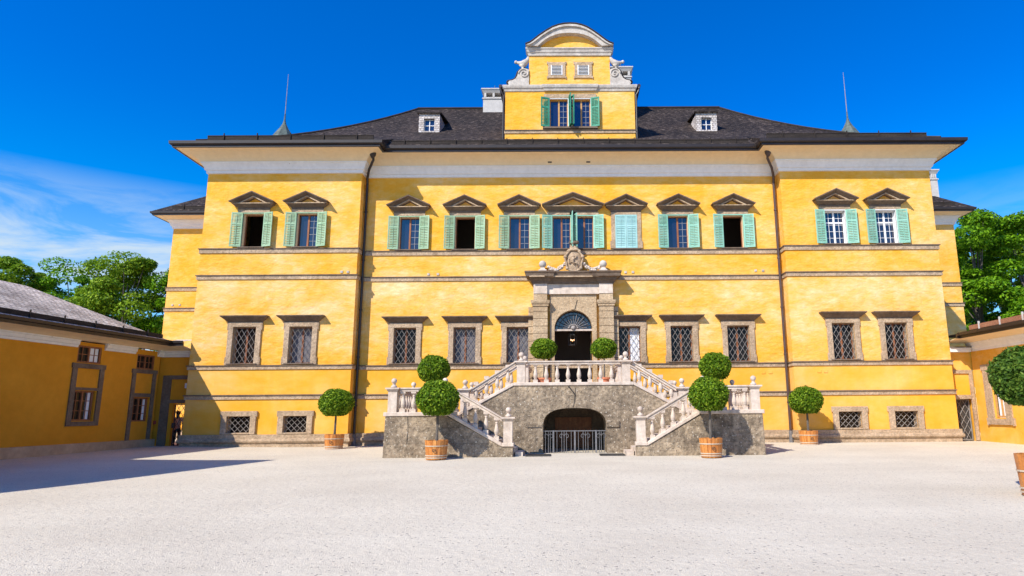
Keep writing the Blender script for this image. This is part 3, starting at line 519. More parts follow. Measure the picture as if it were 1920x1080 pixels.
# ------------------------------------------------------------------ windows
def lattice(mb, u0, u1, z0, z1, du, dz, r, y):
    """crossing diagonal bars clipped to the rectangle"""
    sl = dz / du; lo = z0 - sl * (u1 - u0); n = int((z1 - lo) / dz) + 2
    for sgn in (1, -1):
        for i in range(n):
            c = lo + i * dz + (dz / 2 if sgn < 0 else 0)
            pts = []
            for (ua) in (u0, u1):
                t = (ua - u0) if sgn > 0 else (u1 - ua); z = c + sl * t
                pts.append((t, z))
            t0, t1 = 0.0, u1 - u0; za, zb = c, c + sl * (u1 - u0)
            if zb <= z0 or za >= z1: continue
            if za < z0: t0 = (z0 - c) / sl
            if zb > z1: t1 = (z1 - c) / sl
            if t1 - t0 < 0.02: continue
            ua, ub = (u0 + t0, u0 + t1) if sgn > 0 else (u1 - t0, u1 - t1)
            mb.tube([(ua, y + 0.012 * sgn, c + sl * t0), (ub, y + 0.012 * sgn, c + sl * t1)], r, 4)

def shutter(fr, hx, sgn, parent, mat, z0, z1, w=0.56, ang=14, slats=20, openslats=0.55):
    """leaf hinged at u=hx, opening to side sgn; ang = degrees off the wall"""
    a = math.radians(ang); ca, sa = math.cos(a), math.sin(a)
    F2 = Frame(fr((hx, -0.03, 0)), (fr.u[0] * sgn * ca - fr.d[0] * sa, fr.u[1] * sgn * ca - fr.d[1] * sa), (fr.d[0] * ca + fr.u[0] * sgn * sa, fr.d[1] * ca + fr.u[1] * sgn * sa))
    b = MB(F2); t = 0.045
    b.box((0, -t, z0), (0.065, 0, z1)); b.box((w - 0.065, -t, z0), (w, 0, z1))
    h = z1 - z0; zm = z0 + h * 0.66
    for z in (z0, zm - 0.04, z1 - 0.08): b.box((0.065, -t, z), (w - 0.065, 0, z + 0.08))
    for (za, zb, n) in ((z0 + 0.08, zm - 0.04, int(slats * 0.62)), (zm + 0.04, z1 - 0.08, int(slats * 0.38))):
        for i in range(n):
            z = za + (zb - za) * (i + 0.5) / n; hh = (zb - za) / n * openslats * 0.5 + 0.012
            b.hexa([(0.06, -t + 0.004, z - hh), (w - 0.06, -t + 0.004, z - hh), (w - 0.06, -0.006, z + hh - 0.012), (0.06, -0.006, z + hh - 0.012)],
                   [(0.06, -t + 0.004, z - hh + 0.012), (w - 0.06, -t + 0.004, z - hh + 0.012), (w - 0.06, -0.006, z + hh), (0.06, -0.006, z + hh)])
    b.box((w / 2 - 0.012, -t - 0.012, z0 + 0.1), (w / 2 + 0.012, -t - 0.002, z1 - 0.1))
    return b.build('shutter', mat, parent)

def sash(fr, u0, u1, z0, z1, d, parent, mat='sash', muntin='lead', cross=False, pane='glass', lines=True):
    b = MB(fr); f = 0.05
    b.box((u0, d, z0), (u0 + f, d + 0.05, z1)); b.box((u1 - f, d, z0), (u1, d + 0.05, z1)); b.box((u0 + f, d, z0), (u1 - f, d + 0.05, z0 + f)); b.box((u0 + f, d, z1 - f), (u1 - f, d + 0.05, z1))
    um = (u0 + u1) / 2; b.box((um - 0.045, d - 0.02, z0 + f), (um + 0.045, d + 0.05, z1 - f))
    if cross:
        zc = z0 + (z1 - z0) * 0.66; b.box((u0 + f, d - 0.012, zc - 0.04), (u1 - f, d + 0.045, zc + 0.04))
    b.build('sash', mat, parent)
    MB(fr).box((u0 + 0.01, d + 0.03, z0 + 0.01), (u1 - 0.01, d + 0.04, z1 - 0.01)).build('pane', pane, parent)
    if lines:
        b = MB(fr)
        for (a, c) in ((u0 + f, um - 0.045), (um + 0.045, u1 - f))[0 if cross else 1:]:
            mid = (a + c) / 2; b.box((mid - 0.009, d + 0.008, z0 + f), (mid + 0.009, d + 0.028, z1 - f))
            for i in range(1, 5):
                z = z0 + (z1 - z0) * i / 5; b.box((a, d + 0.01, z - 0.009), (c, d + 0.026, z + 0.009))
        b.build('muntins', muntin, parent)

def pediment(fr, uc, hw, z, parent, peak=0.60):
    """hw half width at the tips, z = underside of the bed moulding"""
    b = MB(fr); bw = hw - 0.34
    b.box((uc - bw, -0.08, z), (uc + bw, 0.0, z + 0.09))
    b.sweep([(uc - bw, 0.0), (uc - bw, -0.04), (uc + bw, -0.04), (uc + bw, 0.0)], [(0.0, z + 0.09), (0.05, z + 0.10), (0.26, z + 0.26), (0.0, z + 0.30)])
    zt = z + 0.30
    def chev(h, z0_, pk, y): return [(uc - h, y, z0_), (uc, y, pk), (uc + h, y, z0_)]
    A = chev(hw, zt + 0.05, zt + peak, -0.50); B = chev(hw - 0.02, zt - 0.0, zt + peak - 0.055, -0.495)
    Cc = chev(hw - 0.62, zt - 0.01, zt + peak - 0.29, -0.06); Dd = chev(hw, zt + 0.05, zt + peak, 0.0); Ee = chev(hw - 0.62, zt - 0.01, zt + peak - 0.29, 0.0)
    L_ = A + B + Cc + Dd + Ee; f = []
    for q in (0, 1):
        for (m_, n_) in ((0, 3), (3, 6), (6, 12), (0, 9)): f.append((m_ + q, m_ + q + 1, n_ + q + 1, n_ + q))
    for q in (0, 2): f.append((0 + q, 3 + q, 6 + q, 12 + q, 9 + q))
    b.add(L_, f)
    b.build('pediment', 'stone_dark', parent)
    b = MB(fr); b.box((uc - bw - 0.24, -0.315, zt - 0.045), (uc + bw + 0.24, -0.02, zt - 0.002)); h2 = hw - 0.42
    b.strip([(uc - h2, zt), (uc, zt + peak - 0.20), (uc + h2, zt)], [(uc - h2 + 0.14, zt), (uc, zt + peak - 0.26), (uc + h2 - 0.14, zt)], -0.27, -0.05)
    b.build('pediment_edge', 'stone', parent)

def sill(fr, u0, u1, z, parent, mat='stone_dark'):
    b = MB(fr); b.box((u0, -0.14, z - 0.055), (u1, 0.02, z)); b.build('sill', mat, parent)

def lining(fr, u0, u1, z0, z1, dp, mat, parent):
    b = MB(fr); t = 0.012
    b.box((u0, 0.031, z0), (u0 + t, dp, z1)); b.box((u1 - t, 0.031, z0), (u1, dp, z1)); b.box((u0 + t, 0.031, z1 - t), (u1 - t, dp, z1)); b.box((u0 + t, 0.031, z0), (u1 - t, dp, z0 + t))
    b.build('lining', mat, parent)
def upper_window(fr, uc, sh_mat, mode='glass', w=UW, sh=(True, True), label=None, ped=True, angs=(14, 14)):
    z0, z1 = UPZ
    b = MB(fr)      # painted wooden frame round the opening
    f = 0.055
    b.box((uc - w / 2 - f, -0.035, z0), (uc - w / 2, 0.03, z1 + f)); b.box((uc + w / 2, -0.035, z0), (uc + w / 2 + f, 0.03, z1 + f)); b.box((uc - w / 2, -0.035, z1), (uc + w / 2, 0.03, z1 + f))
    win = b.build('window', sh_mat if mode != 'white' else 'sash_white', palace, label=label)
    lining(fr, uc - w / 2, uc + w / 2, z0, z1, 0.31, 'sash_white' if mode == 'white' else 'soffit', win)
    MB(fr).box((uc - w / 2 - 0.30, -0.045, z1 + f + 0.004), (uc + w / 2 + 0.30, 0.01, z1 + 0.22)).build('lintel', 'stone', win)
    if mode in ('glass', 'white'):
        sash(fr, uc - w / 2 + 0.002, uc + w / 2 - 0.002, z0 + 0.002, z1 - 0.002, 0.24, win, 'sash' if mode == 'glass' else 'sash_white', 'lead' if mode == 'glass' else 'sash_white', cross=(mode == 'white'))
    else:
        b = MB(fr); b.box((uc - w / 2 + 0.003, 0.24, z0 + 0.003), (uc - w / 2 + 0.055, 0.33, z1 - 0.003)); b.box((uc + w / 2 - 0.055, 0.24, z0 + 0.003), (uc + w / 2 - 0.003, 0.33, z1 - 0.003)); b.box((uc - w / 2 + 0.056, 0.24, z1 - 0.07), (uc + w / 2 - 0.056, 0.33, z1 - 0.003))
        b.build('sash', 'sash', win)
    if sh[0]: shutter(fr, uc - w / 2 - 0.02, -1, win, sh_mat, z0 + 0.0, z1 + 0.04, ang=angs[0])
    if sh[1]: shutter(fr, uc + w / 2 + 0.02, 1, win, sh_mat, z0 + 0.0, z1 + 0.04, ang=angs[1])
    if ped: pediment(fr, uc, 1.19, z1 + 0.22, win)
    sill(fr, uc - w / 2 - 0.14, uc + w / 2 + 0.14, z0 - 0.01, win)
    return win
upper_window(FL, w_up['L'][0], 'shutter_sage', 'open', angs=(12, 18)); upper_window(FL, w_up['L'][1], 'shutter_sage', angs=(10, 16))
upper_window(FC, up_c[0], 'shutter_sage', angs=(8, 10)); upper_window(FC, up_c[1], 'shutter_sage', 'open', angs=(10, 14)); upper_window(FC, up_c[2], 'shutter_sage', angs=(14, 12))
upper_window(FC, up_c[4], 'shutter_mint', angs=(10, 16)); upper_window(FC, up_c[5], 'shutter_mint', 'open', angs=(14, 12))
for x in w_up['R']: upper_window(FL, x, 'shutter_mint', 'white', angs=(10, 12))
# twin window over the portal
wn = upper_window(FC, -0.225, 'shutter_mint', w=0.99, sh=(True, False), ped=False)
wn2 = upper_window(FC, 1.025, 'shutter_mint', w=0.99, sh=(False, True), ped=False)
shutter(FC, 0.36, 1, wn, 'shutter_mint', UPZ[0], UPZ[1] + 0.15, w=0.5, ang=86)
shutter(FC, 0.46, 1, wn2, 'shutter_mint', UPZ[0], UPZ[1] + 0.04, w=0.5, ang=70)
pediment(FC, 0.41, 1.70, UPZ[1] + 0.22, wn, peak=0.72)
# closed shutters with full stone surround
b = MB(FC); uc = 3.31; z0, z1 = UPZ
b.box((uc - 0.82, -0.06, z0), (uc - 0.60, 0.01, z1 + 0.2)); b.box((uc + 0.60, -0.06, z0), (uc + 0.82, 0.01, z1 + 0.2)); b.box((uc - 0.6, -0.06, z1 + 0.05), (uc + 0.6, 0.01, z1 + 0.2))
b.box((uc - 0.88, -0.065, z0), (uc - 0.82, 0.01, z0 + 0.4)); b.box((uc + 0.82, -0.065, z0), (uc + 0.88, 0.01, z0 + 0.4))
wc = b.build('window', 'stone', palace, label='window with both aqua shutters closed')
sash(FC, uc - UW / 2 + 0.002, uc + UW / 2 - 0.002, z0 + 0.002, z1 - 0.002, 0.24, wc)
for sg_, hx in ((1, uc - 0.595), (-1, uc + 0.595)): shutter(FC, hx, sg_, wc, 'shutter_aqua', z0, z1 + 0.04, w=0.59, ang=1.5, openslats=0.75)
pediment(FC, uc, 1.19, z1 + 0.22, wc); sill(FC, uc - 0.75, uc + 0.75, z0 - 0.01, wc)

def lower_window(fr, uc, pane='glass_low', shade=None, label=None):
    z0, z1 = 4.36, 6.24; w = LWW / 2; s_ = w + 0.27
    b = MB(fr)
    b.box((uc - s_, -0.09, z0 - 0.07), (uc - w, 0.02, z1)); b.box((uc + w, -0.09, z0 - 0.07), (uc + s_, 0.02, z1)); b.box((uc - s_, -0.09, z1), (uc + s_, 0.02, z1 + 0.25))
    for sg_ in (-1, 1):
        a, c = sorted((uc + sg_ * s_, uc + sg_ * (s_ + 0.05)))
        b.box((a, -0.087, z1 - 0.15), (c, 0.02, z1 + 0.25)); b.box((a, -0.087, z0 - 0.07), (c, 0.02, z0 + 0.33))
    win = b.build('window', 'stone', palace, bevel=0.012, label=label)
    lining(fr, uc - w, uc + w, z0, z1, 0.29, 'stone', win)
    b = MB(fr); b.sweep([(uc - 0.86, 0.0), (uc - 0.86, -0.04), (uc + 0.86, -0.04), (uc + 0.86, 0.0)], [(0.0, z1 + 0.255), (0.03, z1 + 0.26), (0.05, z1 + 0.285), (0.33, z1 + 0.52), (0.34, z1 + 0.57), (0.0, z1 + 0.60)])
    b.build('hood', 'stone_dark', win)
    sill(fr, uc - 0.75, uc + 0.75, z0 + 0.0, win)
    sash(fr, uc - w + 0.003, uc + w - 0.003, z0 + 0.003, z1 - 0.003, 0.30, win, 'sash', 'lead', pane=pane, lines=False)
    if shade:
        c = MB(fr); a0, a1 = shade; n = 14
        pts = [(uc + a0 + (a1 - a0) * i / n, 0.295 + 0.015 * math.sin(i * 2.1)) for i in range(n + 1)]
        c.add([(x, y, z0 + 0.06) for x, y in pts] + [(x, y, z1 - 0.06) for x, y in pts], [(i, i + 1, n + 2 + i, n + 1 + i) for i in range(n)]); c.build('curtain', 'curtain', win)
    gr = MB(fr); lattice(gr, uc - w, uc + w, z0, z1, 0.27, 0.43, 0.011, 0.06)
    gr.build('grille', 'grille', win)
for i, x in enumerate(w_low['L']): lower_window(FL, x, shade=None, pane='glass_low' if i == 0 else 'glass_milk')
for i, x in enumerate(low_c): lower_window(FC, x, shade={3: (0.05, 0.52)}.get(i), pane='glass_milk' if i in (1, 2) else 'glass_low')
for x in w_low['R']: lower_window(FL, x)
for k in 'LR':
    for x in w_base[k]:
        z0, z1, w = 0.88, 1.70, 0.585; b = MB(FL)
        b.box((x - w - 0.29, -0.12, z0 - 0.07), (x - w, 0.02, z1)); b.box((x + w, -0.12, z0 - 0.07), (x + w + 0.29, 0.02, z1)); b.box((x - w - 0.29, -0.12, z1), (x + w + 0.29, 0.02, z1 + 0.26)); b.box((x - w, -0.13, z0 - 0.07), (x + w, 0.02, z0))
        for sg_ in (-1, 1):
            a, c = sorted((x + sg_ * (w + 0.29), x + sg_ * (w + 0.34))); b.box((a, -0.117, z1 - 0.02), (c, 0.02, z1 + 0.26))
        win = b.build('cellar_window', 'stone', palace, bevel=0.012)
        lining(FL, x - w, x + w, z0, z1, 0.35, 'stone', win)
        MB(FL).box((x - w, 0.36, z0), (x + w, 0.38, z1)).build('pane', 'glass_low', win)
        gr = MB(FL); lattice(gr, x - w, x + w, z0, z1, 0.29, 0.29, 0.013, 0.05); gr.build('grille', 'grille', win)
# little white anchor blocks in pairs above the string courses
for (x, y, z) in [(-7.41, D, 9.14), (-6.9, D, 9.14), (3.22, D, 9.19), (3.62, D, 9.19), (10.27, D, 9.24), (10.67, D, 9.23), (-11.82, 0, 9.14), (-11.49, 0, 9.14), (-27.0, 10.6, 9.2), (-26.5, 10.6, 9.2)]:
    MB().box((x - 0.065, y - 0.035, z - 0.06), (x + 0.065, y + 0.01, z + 0.06)).build('anchor_block', 'white_gable', palace)
for (x, y, z) in [(10.35, D, 3.76), (10.72, D, 3.76), (13.01, 0, 3.75), (13.34, 0, 3.75)]:
    MB().box((x - 0.10, y - 0.025, z - 0.07), (x + 0.10, y + 0.01, z + 0.07)).build('anchor_block', 'plaster', palace)
for x in (-0.85, 1.27): MB().box((x - 0.11, D - 0.45, 15.30), (x + 0.11, D - 0.33, 15.42)).build('soffit_vent', 'iron_dark', palace)

# ------------------------------------------------------------------ portal
FP = Frame((0.375, D, 0))
portal_mb = MB(FP)
def arch_pts(r, z, n=24): return [(r * math.cos(PI - PI * i / n), z + r * math.sin(PI * i / n)) for i in range(n + 1)]
ri, zs = 1.0, 6.11; ar = arch_pts(ri, zs)
# archivolt wall with arched opening (front at -0.18)
top = [(x * 1.24, 7.70) for x, z in ar]; top[0] = (-1.24, 7.70); top[-1] = (1.24, 7.70)
outer = []
for i, (x, z) in enumerate(ar):
    a = PI - PI * i / 24; cx, sx_ = math.cos(a), math.sin(a); k = min(1.24 / max(1e-6, abs(cx)), 1.59 / max(1e-6, sx_)); outer.append((k * cx, zs + k * sx_))
portal_mb.strip(outer, ar, -0.18, 0.45)
portal_mb.box((-1.24, -0.18, 2.97), (-1.0, 0.45, zs)); portal_mb.box((1.0, -0.18, 2.97), (1.24, 0.45, zs))
portal_mb.box((-1.24, -0.182, 7.70), (1.24, 0.02, 7.96))
portal = portal_mb.build('portal', 'stone_portal', palace)
ks = MB(FP); ks.prism([(-0.10, 7.14), (0.06, 7.14), (0.20, 7.68), (-0.17, 7.68)], -0.235, -0.182); ks.build('keystone', 'stone_portal', portal)
b = MB(FP)
for xa, xb in ((-2.12, -1.36), (1.37, 2.13)):
    rows = [(2.97, 3.5), (3.53, 4.05), (4.08, 4.55), (4.58, 5.02), (5.05, 5.45), (5.48, 5.84), (5.87, 6.22), (6.25, 6.62), (6.65, 7.0), (7.03, 7.28)]
    for za, zb in rows: b.box((xa, -0.44, za), (xb, -0.185, zb))
    b.box((xa + 0.03, -0.41, 2.97), (xb - 0.03, 0.02, 7.28))
    sx0 = xb if xa > 0 else xa - 0.26
    for za, zb in rows: b.box((sx0, -0.2, za), (sx0 + 0.26, 0.0, zb - 0.0))
    b.build('pier', 'stone_portal', portal); b = MB(FP)
for xa, xb in ((-2.12, -1.36), (1.37, 2.13)):
    b.sweep([(xa, 0.0), (xa, -0.44), (xb, -0.44), (xb, 0.0)], [(0.0, 7.28), (0.05, 7.30), (0.05, 7.38), (0.09, 7.42), (0.12, 7.52), (0.12, 7.60), (0.0, 7.62)])
    b.box((xa + 0.02, -0.42, 7.62), (xb - 0.02, -0.19, 7.96))
    b.build('capital', 'stone_portal', portal); b = MB(FP)
b = MB(FP); b.box((-1.38, -0.30, 7.965), (1.38, 0.0, 8.50))
for xa, xb in ((-2.10, -1.381), (1.381, 2.11)): b.box((xa, -0.45, 7.965), (xb, 0.0, 8.50))
b.build('frieze', 'marble', portal)
b = MB(FP)
b.sweep([(-2.12, 0.0), (-2.12, -0.44), (-1.38, -0.44), (-1.38, -0.34), (1.38, -0.34), (1.38, -0.44), (2.13, -0.44), (2.13, 0.0)], [(0.0, 8.50), (0.04, 8.50), (0.08, 8.62), (0.16, 8.70), (0.18, 8.74), (0.20, 8.80), (0.36, 8.84), (0.38, 8.98), (0.44, 9.06), (0.44, 9.12), (0.0, 9.16)])
b.box((-2.1, -0.3, 9.0), (2.1, 0.0, 9.15))
b.build('portal_cornice', 'stone_dark', portal)
b = MB(FP); b.box((-1.36, -0.725, 8.80), (1.36, -0.70, 8.87)); b.box((-2.3, -0.828, 8.80), (-1.5, -0.80, 8.865)); b.build('cornice_edge', 'stone', portal)
# fanlight
b = MB(FP); b.prism([(-1.0, zs - 0.09), (1.0, zs - 0.09), (1.0, zs), (-1.0, zs)], -0.02, 0.10); b.build('transom', 'marble', portal)
b = MB(FP); b.poly([(x * 0.995, 0.30, z) for x, z in arch_pts(1.0, zs)]); b.build('fanlight', 'glass', portal)
b = MB(FP)
for i in range(1, 12):
    a = PI * i / 12; b.tube([(0.25 * math.cos(a), 0.22, zs + 0.25 * math.sin(a)), (0.99 * math.cos(a), 0.22, zs + 0.99 * math.sin(a))], 0.014, 5)
for r in (0.3, 0.55, 0.8, 0.97): b.tube([(x, 0.21, z) for x, z in arch_pts(r, zs, 18)], 0.014, 5)
b.build('fanlight_bars', 'iron_dark', portal)
b = MB(FP)
for i in range(13):
    a = PI * (0.04 + 0.92 * i / 12); r1 = 0.56 if i < 6 else 0.72 + 0.1 * (i % 2); b.tube([(0.12 * math.cos(PI - a), 0.05, zs + 0.02 + 0.12 * math.sin(a)), (r1 * math.cos(PI - a), 0.0, zs + r1 * math.sin(a))], 0.013, 5)
b.ball((0, 0.02, zs + 0.06), 0.14, 10, 6)
for i in range(7):
    a = PI * (i + 0.5) / 7; b.ball((0.24 * math.cos(a), 0.02, zs + 0.04 + 0.2 * math.sin(a)), 0.055, 8, 5)
b.build('sunburst', 'grille', portal)
# door leaves folded inward
b = MB(FP); b.box((-0.99, 0.5, 2.98), (-0.92, 1.4, zs - 0.1)); b.box((0.92, 0.5, 2.98), (0.99, 1.4, zs - 0.1)); b.build('door', 'timber_dark', portal)
# crest: oval cartouche on the cornice
cr_ = MB(FP); CY = -0.38
cr_.lathe([(0.02, -0.66), (0.20, -0.6), (0.34, -0.42), (0.415, -0.15), (0.42, 0.05), (0.36, 0.30), (0.22, 0.5), (0.05, 0.58)], (0.06, 0, 0), 16)
cr_.v = [FP((p[0] - 0.375 - 0.0, (p[1] - D) * 0.35 + CY, p[2] + 9.78)) for p in cr_.v]
crest = cr_.build('crest', 'stone', portal, smooth=True)
b = MB(FP)
for sgn in (-1, 1):      # scrolled border
    pts = []
    for i in range(15):
        t = i / 14; a = -PI / 2 + PI * t; pts.append((0.06 + sgn * (0.46 * math.cos(a) + 0.04 * math.sin(6 * a)), CY - 0.10, 9.76 + 0.62 * math.sin(a)))
    b.tube(pts, 0.06, 7)
    b.ball((0.06 + sgn * 0.46, CY - 0.1, 9.95), 0.11, 8, 6); b.ball((0.06 + sgn * 0.36, CY - 0.1, 9.32), 0.10, 8, 6); b.ball((0.06 + sgn * 0.30, CY - 0.08, 10.24), 0.09, 8, 6)
# relief figures in the shield
b.ball((0.02, CY - 0.16, 9.95), 0.075, 8, 6); b.tube([(0.02, CY - 0.17, 9.9), (-0.02, CY - 0.18, 9.72), (0.08, CY - 0.18, 9.52)], [0.07, 0.085, 0.05], 7)
b.tube([(0.0, CY - 0.18, 9.82), (0.16, CY - 0.19, 9.88), (0.2, CY - 0.18, 10.0)], 0.035, 6); b.tube([(0.04, CY - 0.18, 9.58), (0.2, CY - 0.18, 9.62), (0.24, CY - 0.17, 9.45)], 0.04, 6); b.tube([(-0.06, CY - 0.17, 9.66), (-0.2, CY - 0.17, 9.6), (-0.22, CY - 0.16, 9.85)], 0.035, 6)
b.build('crest_relief', 'stone', crest, smooth=True)
b = MB(FP)     # hat / mitre above the shield
b.lathe([(0.36, 0), (0.40, 0.04), (0.32, 0.10), (0.22, 0.14), (0.24, 0.2), (0.17, 0.30), (0.06, 0.36)], (0, 0, 0), 12)
b.v = [((p[0] - 0.375) + 0.375 + 0.06 + 0.0, (p[1] - D) * 0.5 + D + CY, p[2] + 10.28) for p in b.v]
for sgn in (-1, 1): b.tube([(0.06 + sgn * 0.22, CY, 10.30), (0.06 + sgn * 0.36, CY - 0.05, 10.12), (0.06 + sgn * 0.42, CY - 0.05, 9.9)], [0.05, 0.06, 0.03], 6)
b.build('crest_hat', 'stone', crest, smooth=True)
b = MB(FP); b.tube([(-0.08, CY - 0.05, 10.62), (0.1, CY - 0.12, 10.74), (0.30, CY - 0.1, 10.68)], [0.06, 0.10, 0.03], 7); b.ball((0.24, CY - 0.12, 10.74), 0.10, 9, 6); b.tube([(-0.1, CY, 10.66), (-0.18, CY, 10.78), (-0.1, CY, 10.88)], [0.06, 0.05, 0.03], 6); b.build('crest_finial', 'stone_dark', crest, smooth=True)
for sgn in (-1, 1):
    b = MB(FP)
    for i in range(22):
        t = i / 21; x = 0.06 + sgn * (0.50 + 0.86 * t); z = 9.72 - 0.40 * math.sin(PI * (0.12 + 0.68 * t)) - 0.1 * t
        for q in range(3): b.ball((x + random.uniform(-.03, .03), CY + random.uniform(-.06, .06), z + random.uniform(-.07, .07)), random.uniform(0.05, 0.078), 7, 5)
    b.build('garland', 'marble', crest, smooth=True)
    b = MB(FP); xb = sgn * 1.62
    b.lathe([(0.21, 9.15), (0.21, 9.24), (0.14, 9.28), (0.10, 9.36), (0.12, 9.40)], (xb, CY + 0.02, 0), square=True); b.build('ball_pedestal', 'marble', portal)
    MB(FP).ball((xb, CY + 0.02, 9.57), 0.20, 18, 12).build('stone_ball', 'white_gable', portal, smooth=True)

# ------------------------------------------------------------------ central gable on the roof
gm = MB(); gx0, gx1 = -3.39, 3.97; GY = 0.78
gm.wall(gx0, gx1, 15.9, 20.0, [(-0.86, 0.17, 17.58, 19.30, 0.25), (0.42, 1.45, 17.58, 19.30, 0.25)], d=GY)
for x in (gx0, gx1): gm.poly([(x, GY, 15.9), (x, 7.6, 15.9), (x, 7.6, 20.0), (x, GY, 20.0)])
ux0, ux1 = -2.05, 2.60
gm.box((ux0, GY + 0.02, 20.0), (ux1, GY + 0.55, 22.05))
def gpt(c, r): return ((880 + c / 4.153 - 1068.5) / 32.8 + 0.30, r)
og = [(-2.22, 22.50), (-1.98, 22.60), (-1.78, 22.75), (-1.42, 23.06), (-1.04, 23.34), (-0.68, 23.57), (-0.31, 23.71), (0.0, 23.78), (0.31, 23.80), (0.62, 23.78), (0.94, 23.71), (1.28, 23.57), (1.62, 23.34), (2.0, 23.04), (2.34, 22.75), (2.56, 22.60), (2.80, 22.50)]
ig = [(-1.55, 22.44), (-1.42, 22.56), (-1.26, 22.72), (-1.04, 22.90), (-0.78, 23.05), (-0.52, 23.16), (-0.24, 23.23), (0.03, 23.26), (0.30, 23.27), (0.57, 23.26), (0.84, 23.23), (1.12, 23.16), (1.38, 23.05), (1.64, 22.90), (1.86, 22.72), (2.02, 22.56), (2.15, 22.44)]
gm.prism([(-2.0, 22.42)] + [(x, z - 0.25) for x, z in og[2:-2]] + [(2.58, 22.42)], GY + 0.03, GY + 0.5)
gable = gm.build('gable', 'plaster', palace)
b = MB(); b.strip(og, ig, GY - 0.32, GY + 0.4); b.build('segmental_pediment', 'white_gable', gable)
b = MB(); mid = [((a[0] + c[0]) / 2, (a[1] + c[1]) / 2) for a, c in zip(og, ig)]; b.strip([(x, z - 0.03) for x, z in og], [((a[0] * .7 + c[0] * .3), (a[1] * .7 + c[1] * .3)) for a, c in zip(og, ig)], GY - 0.42, GY - 0.321); b.build('pediment_moulding', 'white_gable', gable)
b = MB(); b.strip([(x * 1.0 + (0.03 if x > 0.3 else -0.03), z + 0.06) for x, z in og], [(x, z) for x, z in og], GY - 0.44, GY + 0.6); b.build('gable_coping', 'timber_dark', gable)
b = MB(); b.sweep([(-2.05, GY + 0.5), (-2.05, GY), (2.62, GY), (2.62, GY + 0.5)], [(0, 21.98), (0.05, 22.0), (0.07, 22.12), (0.12, 22.18), (0.15, 22.30), (0.20, 22.36), (0.20, 22.42), (0, 22.44)]); b.build('upper_cornice', 'white_gable', gable)
b = MB(); b.sweep([(gx0, 4.0), (gx0, GY), (-1.15, GY), (-1.15, GY - 0.07), (1.75, GY - 0.07), (1.75, GY), (gx1, GY), (gx1, 4.0)], [(0, 19.76), (0.05, 19.78), (0.07, 19.88), (0.13, 19.95), (0.16, 20.06), (0.16, 20.12), (0, 20.14)]); b.build('lower_cornice', 'white_gable', gable)
b = MB(); b.sweep([(gx0, GY + 0.01), (gx0 + 0.01, GY), (gx1 - 0.01, GY), (gx1, GY + 0.01)], [(0, 17.22), (0.05, 17.22), (0.05, 17.37)]); b.build('gable_course', 'stone', gable)
b = MB(); b.box((gx0 - 0.02, GY - 0.09, 17.372), (gx1 + 0.02, GY, 17.42)); b.build('gable_course_cap', 'stone_dark', gable)
b = MB(); b.box((gx0 - 0.02, GY - 0.06, 16.35), (gx1 + 0.02, GY - 0.002, 16.72)); b.build('gable_flashing', 'timber_dark', gable)
# gable roof running back to the ridge
b = MB()
zt = 20.15; xm = 0.29
b.poly([(gx0 - 0.25, 1.2, zt), (xm, 1.2, 22.0), (xm, 9.6, 22.9), (gx0 - 0.25, 9.6, zt)]); b.poly([(gx1 + 0.25, 1.2, zt), (xm, 1.2, 22.0), (xm, 9.6, 22.9), (gx1 + 0.25, 9.6, zt)]); b.poly([(gx0 - 0.2, 1.3, zt), (gx1 + 0.2, 1.3, zt), (xm, 1.3, 21.98)])
b.build('gable_roof', 'shingle', gable)
for s_, x in ((-1, gx0), (1, gx1)):
    b = MB(); b.tube([(x + s_ * 0.28, 0.75, 20.12), (x + s_ * 0.28, 6.0, 20.12)], 0.10, 8)
    b.tube([(x + s_ * 0.30, 0.80, 20.05), (x + s_ * 0.22, 0.80, 19.75), (x + s_ * 0.10, 0.80, 19.55), (x + s_ * 0.10, 0.80, 16.9), (x + s_ * 0.16, 0.4, 16.55), (x + s_ * 0.3, 0.1, 16.2)], 0.055, 7); b.build('gable_downpipe', 'gutter', gable)
# gable twin window
FG = Frame((0, GY, 0))
for (a, c) in ((-0.86, 0.17), (0.42, 1.45)):
    b = MB(FG); b.box((a - 0.05, -0.03, 17.58), (a, 0.02, 19.35)); b.box((c, -0.03, 17.58), (c + 0.05, 0.02, 19.35)); b.box((a, -0.03, 19.30), (c, 0.02, 19.35)); fr_ = b.build('gable_window', 'sash_white', gable)
    sash(FG, a + 0.002, c - 0.002, 17.582, 19.298, 0.16, gable, 'sash_pale')
b = MB(FG); b.box((-1.2, -0.05, 19.352), (1.78, 0.0, 19.60)); b.build('lintel', 'stone', gable)
b = MB(FG); b.box((-1.25, -0.16, 17.47), (1.85, -0.0, 17.575)); b.build('sill', 'stone_dark', gable)
shutter(FG, -0.89, -1, gable, 'shutter_green', 17.58, 19.36, w=0.5, ang=20); shutter(FG, 1.48, 1, gable, 'shutter_green', 17.58, 19.36, w=0.5, ang=18)
shutter(FG, 0.25, 1, gable, 'shutter_green', 17.58, 19.45, w=0.52, ang=80); shutter(FG, 0.30, 1, gable, 'shutter_green', 17.60, 19.36, w=0.5, ang=62)
